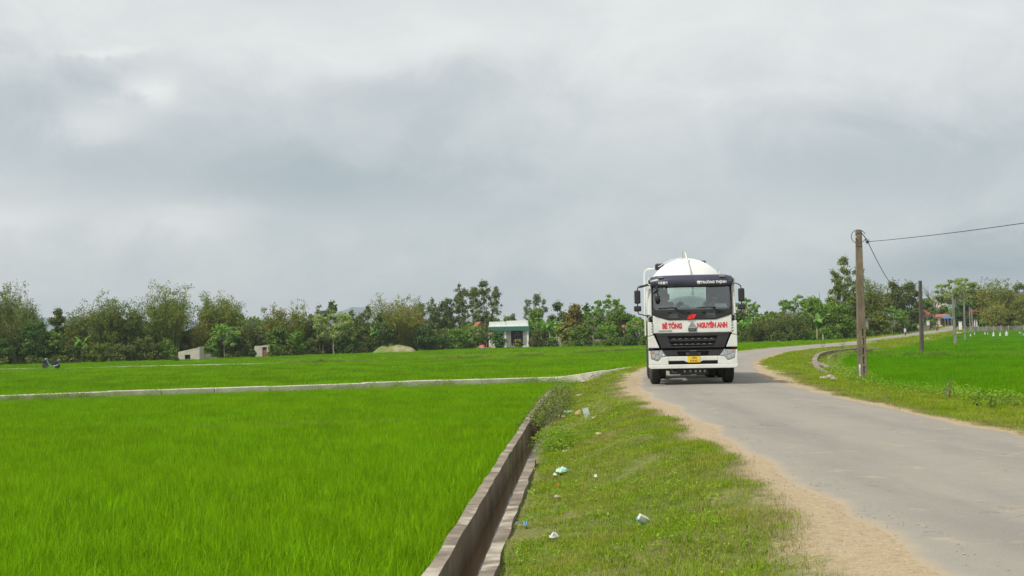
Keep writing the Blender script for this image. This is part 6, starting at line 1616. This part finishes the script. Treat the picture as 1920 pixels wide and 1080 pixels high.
# ------------------------------------------------------------------ vegetation far
def TL(px, back=0): return float(treeline(px)) + back
V = [  # kind, column, distance behind the line, top row, width px, leaf, label
 ('bamboo', -60, 6, 545, 90, 'bamboo', 'bamboo clump at the extreme left, cut by the picture edge'),
 ('bamboo', 18, 14, 530, 84, 'bamboo', 'tall bamboo clump with sparse drooping tops, leftmost in the picture'),
 ('bamboo', 52, 10, 548, 46, 'bamboo', 'slim bamboo plumes right of the tall leftmost clump'),
 ('bamboo', 40, 6, 580, 100, 'brown', 'wide brownish bamboo mass below the leftmost tall bamboo'),
 ('broad', 0, 2, 636, 60, 'dark', 'dark bushy tree at the bottom left corner of the tree line'),
 ('broad', 66, 2, 606, 80, 'dark', 'large dark green tree behind the parked scooter'),
 ('broad', 103, 1, 622, 38, 'mid', 'lighter green tree touching the large dark tree right of the scooter'),
 ('broad', 110, 12, 578, 48, 'euca', 'grey green round tree between the scooter tree and the big bamboo'),
 ('bamboo', 146, 10, 574, 56, 'bamboo', 'thin olive bamboo left of the first big bamboo'),
 ('bamboo', 196, 8, 546, 92, 'bamboo', 'first big bamboo clump, broad and olive, left of the hill gap'),
 ('bamboo', 250, 8, 552, 50, 'bamboo', 'sparse bamboo plumes arching over the gap with the blue hill'),
 ('bamboo', 318, 7, 525, 98, 'bamboo', 'tallest bamboo clump of the left side, behind the small concrete shed'),
 ('bamboo', 372, 4, 590, 44, 'bamboo_g', 'short golden bamboo between the two tall clumps'),
 ('bamboo', 415, 8, 539, 88, 'bamboo', 'big bamboo clump right of the tallest one, with a side plume'),
 ('bamboo', 388, 9, 556, 34, 'bamboo', 'narrow bamboo plume leaning left out of the big clump'),
 ('airy', 420, 0, 606, 56, 'bright', 'small bright tree with a pale forked trunk in front of the bamboo'),
 ('bush', 140, 0, 640, 50, 'brown', 'low brownish bush right of the scooter tree'),
 ('bush', 180, 0, 632, 56, 'mid', 'low green bush under the first big bamboo'),
 ('bush', 226, 1, 634, 54, 'brown', 'low brown scrub below the orange roof'),
 ('bush', 272, 1, 622, 56, 'brown', 'rounded olive scrub left of the small shed'),
 ('bush', 312, 0, 630, 44, 'mid', 'green bush directly left of the small shed'),
 ('broad', 356, 5, 618, 50, 'brown', 'olive bushy tree above the small shed'),
 ('bush', 395, 0, 632, 38, 'mid', 'green bush right of the low broken wall'),
 ('broad', 446, 1, 612, 52, 'brown', 'brownish bushy tree right of the small bright tree'),
 ('bush', 473, -9, 650, 15, 'brown', 'small brown bush against the left end of the red door wall'),
 ('bush', 511, -9, 638, 24, 'mid', 'green bush overlapping the right end of the red door wall'),
 ('bush', 329, -15, 660, 15, 'mid', 'little green bush at the left foot of the small concrete shed'),
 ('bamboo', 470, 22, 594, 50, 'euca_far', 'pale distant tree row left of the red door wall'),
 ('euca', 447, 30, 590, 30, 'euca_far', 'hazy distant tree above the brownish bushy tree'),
 ('bush', 478, 8, 618, 40, 'brown', 'brown scrub above the red door wall'),
 ('bush', 486, -1, 658, 13, 'bright', 'tiny bright bush in front of the red door wall'),
 ('bamboo', 518, 8, 566, 60, 'bamboo_g', 'yellow green bamboo clump above the red door house'),
 ('bamboo', 562, 8, 562, 52, 'bamboo', 'bamboo clump with a pointed top right of the yellow green one'),
 ('broad', 524, 1, 612, 60, 'mid', 'mid green bushy tree right of the red door wall'),
 ('broad', 556, 0, 622, 46, 'bright', 'bright green bushy tree under the pointed bamboo'),
 ('euca', 597, 6, 570, 38, 'euca', 'slim tree with a bare lower trunk right of the pointed bamboo'),
 ('broad', 622, 14, 566, 32, 'euca', 'grey double-headed tree behind the pale green airy tree'),
 ('airy', 624, 0, 582, 84, 'pale', 'pale yellow green open tree with thin visible trunk'),
 ('euca', 660, 8, 579, 36, 'euca', 'thin tree with rounded top left of the hill crest'),
 ('euca', 692, 10, 571, 40, 'euca', 'sparse leaning tree in front of the blue hill crest'),
 ('bush', 582, 0, 628, 40, 'brown', 'brown bush left of the bare trunk'),
 ('bush', 652, 1, 626, 48, 'dark', 'dark bush right of the pale open tree'),
 ('broad', 683, 2, 614, 66, 'brown', 'rounded olive bush tree left of the soil mound'),
 ('broad', 715, 3, 606, 50, 'dark', 'dark green tree above the left end of the soil mound'),
 ('bamboo', 748, 8, 550, 98, 'bamboo_g', 'huge rounded golden bamboo clump behind the soil mound'),
 ('bamboo', 782, 14, 551, 28, 'bamboo', 'curved bamboo plume at the right shoulder of the golden clump'),
 ('euca', 804, 16, 558, 40, 'euca', 'first grey green tree right of the golden bamboo'),
 ('euca', 828, 16, 563, 42, 'euca', 'second grey green tree right of the golden bamboo'),
 ('euca', 857, 12, 530, 46, 'euca', 'tall slender tree left of the tallest pair'),
 ('euca', 889, 20, 541, 28, 'euca', 'sparse half of the tallest pair of trees left of the white house'),
 ('euca', 912, 22, 525, 54, 'euca', 'tallest dense tree directly left of the white house roof'),
 ('broad', 795, 0, 612, 56, 'dark', 'dark green bushy tree right of the soil mound'),
 ('bush', 822, 1, 618, 44, 'dark', 'dark bush between two bushy trees left of the white house'),
 ('broad', 853, 0, 616, 58, 'bright', 'bright green bushy tree left of the orange tarpaulin'),
 ('airy', 884, 4, 608, 40, 'bright', 'small light tree above the orange tarpaulin'),
 ('airy', 920, -6, 616, 34, 'brown', 'thin reddish shrub between the tarpaulins and the white house'),
 ('bush', 880, -2, 634, 24, 'mid', 'green shrub just left of the orange tarpaulin'),
 ('broad', 932, -10, 624, 40, 'dark', 'dark round bush in front of the white house'),
 ('bush', 972, -11, 634, 18, 'bamboo_g', 'small yellow green bush before the dark door of the white house'),
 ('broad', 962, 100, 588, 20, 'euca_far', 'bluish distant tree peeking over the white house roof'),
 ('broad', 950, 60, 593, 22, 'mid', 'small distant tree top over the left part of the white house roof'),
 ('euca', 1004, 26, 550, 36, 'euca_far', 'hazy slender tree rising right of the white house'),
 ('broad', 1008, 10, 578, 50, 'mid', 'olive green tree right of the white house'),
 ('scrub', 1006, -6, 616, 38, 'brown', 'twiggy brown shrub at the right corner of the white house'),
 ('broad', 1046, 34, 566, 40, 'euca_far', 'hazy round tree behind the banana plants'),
 ('broad', 1078, 10, 569, 56, 'orange', 'big tree with orange brown flushing leaves'),
 ('broad', 1100, 22, 571, 26, 'dark', 'dark tree top at the right shoulder of the orange brown tree'),
 ('broad', 1062, 0, 604, 42, 'bamboo_g', 'yellow green bushy tree below the orange brown tree'),
 ('bush', 1034, -2, 628, 34, 'mid', 'green bush at the field edge below the banana plants'),
 ('broad', 1086, -4, 612, 46, 'mid', 'green bushy tree at the field edge below the orange brown tree'),
 ('airy', 1112, 4, 574, 46, 'bright', 'bright green tree left of the red gable roof'),
 ('airy', 1142, 16, 552, 62, 'bright', 'open umbrella-shaped tree standing tall over the red roofs'),
 ('broad', 1164, 2, 579, 64, 'mid', 'dense rounded green tree right of the red gable roof'),
 ('airy', 1138, -4, 606, 50, 'bright', 'low bright shrub tree before the dense rounded tree'),
 ('bush', 1146, -6, 628, 44, 'mid', 'field-edge bush under the dense rounded tree'),
 ('bush', 1180, -6, 626, 40, 'dark', 'dark bush before the beige house near the truck'),
 ('airy', 1196, -2, 596, 50, 'bright', 'light green open tree beside the truck mirror'),
 ('bush', 1215, -6, 622, 40, 'mid', 'green bush hidden by the truck wheel side'),
 ('broad', 1240, 0, 590, 60, 'mid', 'green tree behind the truck cab'),
 ('broad', 1300, 0, 585, 70, 'mid', 'round green tree wholly behind the truck'),
 ('airy', 1398, 8, 559, 56, 'bright', 'light feathery tree just right of the truck mirror'),
 ('broad', 1382, 6, 585, 44, 'mid', 'green tree half hidden by the truck mirror'),
 ('scrub', 1408, -2, 602, 56, 'brown', 'brown scrub right of the truck cab'),
 ('bamboo', 1440, -2, 590, 66, 'brown', 'brownish bamboo thicket between the truck and the pale leaning trunk'),
 ('airy', 1484, 4, 554, 84, 'bright', 'wide open light green tree with a pale leaning trunk'),
 ('bamboo', 1490, -4, 582, 80, 'brown', 'dark brown green thicket below the wide open tree'),
 ('bush', 1462, -6, 618, 44, 'brown', 'olive bush at the field edge below the pale trunk'),
 ('bush', 1510, -6, 622, 50, 'dark', 'dark field-edge bush left of the banana with a dry skirt'),
 ('broad', 1530, 4, 558, 74, 'bright', 'bright green layered tree in the middle of the right tree group'),
 ('broad', 1572, 0, 574, 80, 'mid', 'broad green tree left of the nearest pole'),
 ('broad', 1560, 8, 565, 56, 'bright', 'yellow green tree crown just below the tall plume tree'),
 ('bush', 1566, -6, 622, 34, 'bright', 'bright low bush at the field edge left of the pole'),
 ('euca', 1588, 12, 478, 52, 'bamboo', 'tall plume tree rising left of the nearest pole'),
 ('euca', 1567, 11, 532, 40, 'bamboo', 'shorter olive tree left of the tall plume tree'),
 ('bamboo', 1636, 10, 514, 66, 'bamboo', 'feathery bamboo directly right of the nearest pole'),
 ('broad', 1606, 4, 552, 54, 'mid', 'dark green tree behind the middle of the nearest pole'),
 ('broad', 1676, 4, 526, 56, 'brown', 'pointed dark olive tree where the slack cable ends'),
 ('broad', 1708, 12, 528, 66, 'brown', 'round dark olive tree left of the dark slim pole'),
 ('broad', 1650, 0, 582, 46, 'bamboo', 'dry-leaved bushy tree right of the pole foot'),
 ('airy', 1672, -4, 574, 60, 'bright', 'bright green open tree below the pointed olive tree'),
 ('bush', 1690, -2, 600, 44, 'dark', 'dark hedge bush above the nearer rider'),
 ('broad', 1738, 20, 560, 44, 'mid', 'green tree just right of the dark slim pole'),
]
LEAN = {'wide open light green tree with a pale leaning trunk': 16}
for kd, px, back, top, w_, lf, lab in V:
    pale = kd == 'airy'
    dens = {'euca': 1.15, 'bamboo': 1.3}.get(kd, 1.0)
    if kd in ('broad', 'bush') : dens = 1.25
    nm = None
    cat = {'bush': 'bush', 'scrub': 'bush', 'bamboo': 'bamboo'}.get(kd, 'tree')
    grp = {'bush': 'bushes along the field edge', 'scrub': 'bushes along the field edge', 'bamboo': 'bamboo clumps in the tree line'}.get(kd, 'trees of the tree line')
    tree(kd, px, TL(px, back + 3), top, w_, lf, lab, cat, grp, 'bark_pale' if pale or kd == 'euca' else 'bark', lean=LEAN.get(lab, 0), dens=dens)
# right-hand group at the end of the road
V2 = [('bare', 1752, 400, 533, 52, None, 'leafless tree with fine twigs between the olive trees and the pale blossom tree'),
 ('broad', 1770, 480, 574, 52, 'mid', 'low green tree above the blue awning stall'),
 ('airy', 1800, 326, 522, 92, 'pale', 'large pale blossoming tree at the end of the road'),
 ('broad', 1806, 334, 535, 76, 'pale', 'fuller pale green crown behind the large blossoming tree'),
 ('broad', 1808, 312, 565, 50, 'dark', 'dark round tree in front of the blossoming tree'),
 ('bamboo', 1852, 322, 523, 76, 'bamboo_g', 'golden bamboo right of the red shed'),
 ('bamboo', 1884, 318, 522, 72, 'bamboo_g', 'broad golden bamboo near the right edge'),
 ('bamboo', 1866, 302, 560, 50, 'bamboo_g', 'drooping bamboo hanging over the compound wall'),
 ('euca', 1908, 326, 529, 50, 'euca', 'dark tree at the right edge of the picture'),
 ('bamboo', 1924, 312, 545, 60, 'bamboo_g', 'bamboo cut by the right picture edge'),
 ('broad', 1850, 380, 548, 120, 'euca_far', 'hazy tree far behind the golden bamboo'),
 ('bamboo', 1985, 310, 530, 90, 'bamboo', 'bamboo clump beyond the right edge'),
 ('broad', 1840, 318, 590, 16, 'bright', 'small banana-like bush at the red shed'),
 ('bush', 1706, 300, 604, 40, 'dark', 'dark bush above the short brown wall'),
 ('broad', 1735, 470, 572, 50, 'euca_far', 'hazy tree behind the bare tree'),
 ('bush', 1895, 304, 600, 44, 'bamboo_g', 'olive bush before the compound wall near the right edge')]
for kd, px, D, top, w_, lf, lab in V2:
    cat = {'bush': 'bush', 'bamboo': 'bamboo'}.get(kd, 'tree')
    tree(kd, px, D, top, w_, lf or 'mid', lab, cat, {'bush': 'bushes along the field edge', 'bamboo': 'bamboo clumps in the tree line'}.get(kd, 'trees of the tree line'), 'bark_pale' if kd in ('airy', 'euca') else 'bark', dens=1.2)
for k, (px, D, top, lab) in enumerate(((150, 190, 628, 'banana plant left of the first big bamboo'), (236, 204, 616, 'banana plant at the gap with the orange roof, left one'), (262, 202, 618, 'banana plant at the gap with the orange roof, right one'),
    (996, 252, 596, 'banana plant nearest the white house'), (1014, 255, 594, 'banana plant second from the white house'), (1030, 252, 590, 'banana plant third from the white house'), (1043, 250, 600, 'banana plant fourth from the white house'), (1050, 258, 596, 'banana plant farthest right of the central group'),
    (1388, 224, 596, 'banana plant just right of the truck cab'), (1403, 227, 592, 'banana plant under the feathery light tree'), (1428, 232, 584, 'banana plant below the floodlights, left one'), (1441, 230, 586, 'banana plant below the floodlights, right one'),
    (1531, 217, 580, 'tall banana plant with a dry skirt in the right tree group'), (1542, 215, 612, 'small banana plant beside the one with a dry skirt'), (1842, 310, 598, 'young banana plant beside the red shed'), (700, 228, 612, 'banana plant behind the left end of the soil mound'))):
    banana(px, D, top, lab, 8, k)
# undergrowth that closes the foot of the tree line
def undergrowth(pxs, back0, back1, h0, h1, n, leaf, name, seed, size=.35):
    r = np.random.RandomState(seed); pc = r.uniform(pxs[0], pxs[1], n)
    keep = np.sin(pc * .085 + seed) + .7 * np.sin(pc * .031 + 2 * seed) > -.55
    pc = pc[keep | (back0 > 5)]; n = len(pc)
    D_ = treeline(pc) + r.uniform(back0, back1, n); x = (pc - 960) / FPX * D_
    zz_ = zg(x, D_) + r.uniform(0, 1, n) ** .8 * (h0 + (h1 - h0) * (.5 + .5 * np.sin(pc * .05) * np.sin(pc * .021 + 1)))
    P = np.stack([x, D_, zz_], -1); A = unit(r.normal(size=(n, 3))) * size * r.uniform(.6, 1.5, (n, 1)); B = unit(np.cross(A, r.normal(size=(n, 3)))) * size * .4
    return tag(quad_leaves(name, P, A, B, np.clip(r.uniform(0, 1, n), 0, 1), M[leaf]), kind='stuff')
undergrowth((-150, 1700), 9, 15, 2.4, 4.4, 60000, 'brown', 'undergrowth', 1, .42)
undergrowth((-150, 880), 1.5, 6, .4, 1.6, 18000, 'brown', 'undergrowth', 2, .30)
undergrowth((1350, 1690), 0, 6, .6, 1.8, 14000, 'mid', 'undergrowth', 3, .30)
undergrowth((-200, 1720), 26, 40, 3.5, 6.0, 50000, 'mid', 'far_wood', 4, .6)
undergrowth((995, 1350), -3, 2, .4, 1.2, 9000, 'mid', 'undergrowth', 5, .28)
# single twiggy plants in the near weeds
def twig(px, py, h, label, seed, leaf='weed_dark', nm='tall_weed', n=60):
    p = W(px, py); r = np.random.RandomState(seed); root = empty(nm, p, 0, label, 'weed', 'tall weeds at the field edges')
    mb = MB(); P = []
    for k in range(7):
        e2 = (r.uniform(-.35, .35) * h, r.uniform(-.3, .3) * h, h * r.uniform(.6, 1)); limb(mb, (0, 0, -.05), e2, .010, .003, r, .04, 4, 4)
        for j in range(n // 7): t_ = r.uniform(.25, 1); P.append(np.array(e2) * t_ + r.normal(size=3) * .05)
    mb.build('stem', M['bark'], root); P = np.array(P); m = len(P)
    A = unit(r.normal(size=(m, 3))) * .06 * max(1, h); B = unit(np.cross(A, r.normal(size=(m, 3)))) * .018 * max(1, h)
    quad_leaves('foliage', P, A, B, r.uniform(0, 1, m), M[leaf], root); return root
twig(1566, 690, 1.1, 'dry twiggy weed beside the right canal plank', 1); twig(1780, 748, .55, 'thin twiggy weed standing out of the right field edge', 2, n=28)
twig(1833, 765, .36, 'small flowering weed at the right field edge', 3, 'weed', n=110); twig(1862, 768, .34, 'bushy weed at the right field edge near the picture side', 4, 'weed', n=120)
twig(1032, 800, .9, 'reddish twiggy weed leaning over the canal', 5, n=120); twig(1050, 790, .85, 'brown twiggy weed clump beside the canal', 6, n=120)
twig(1543, 652, 1.0, 'dark tuft of weed on the far verge beside the road', 7, n=90); twig(1578, 660, .9, 'green tuft of weed above the right canal curve', 8, 'weed', n=160)
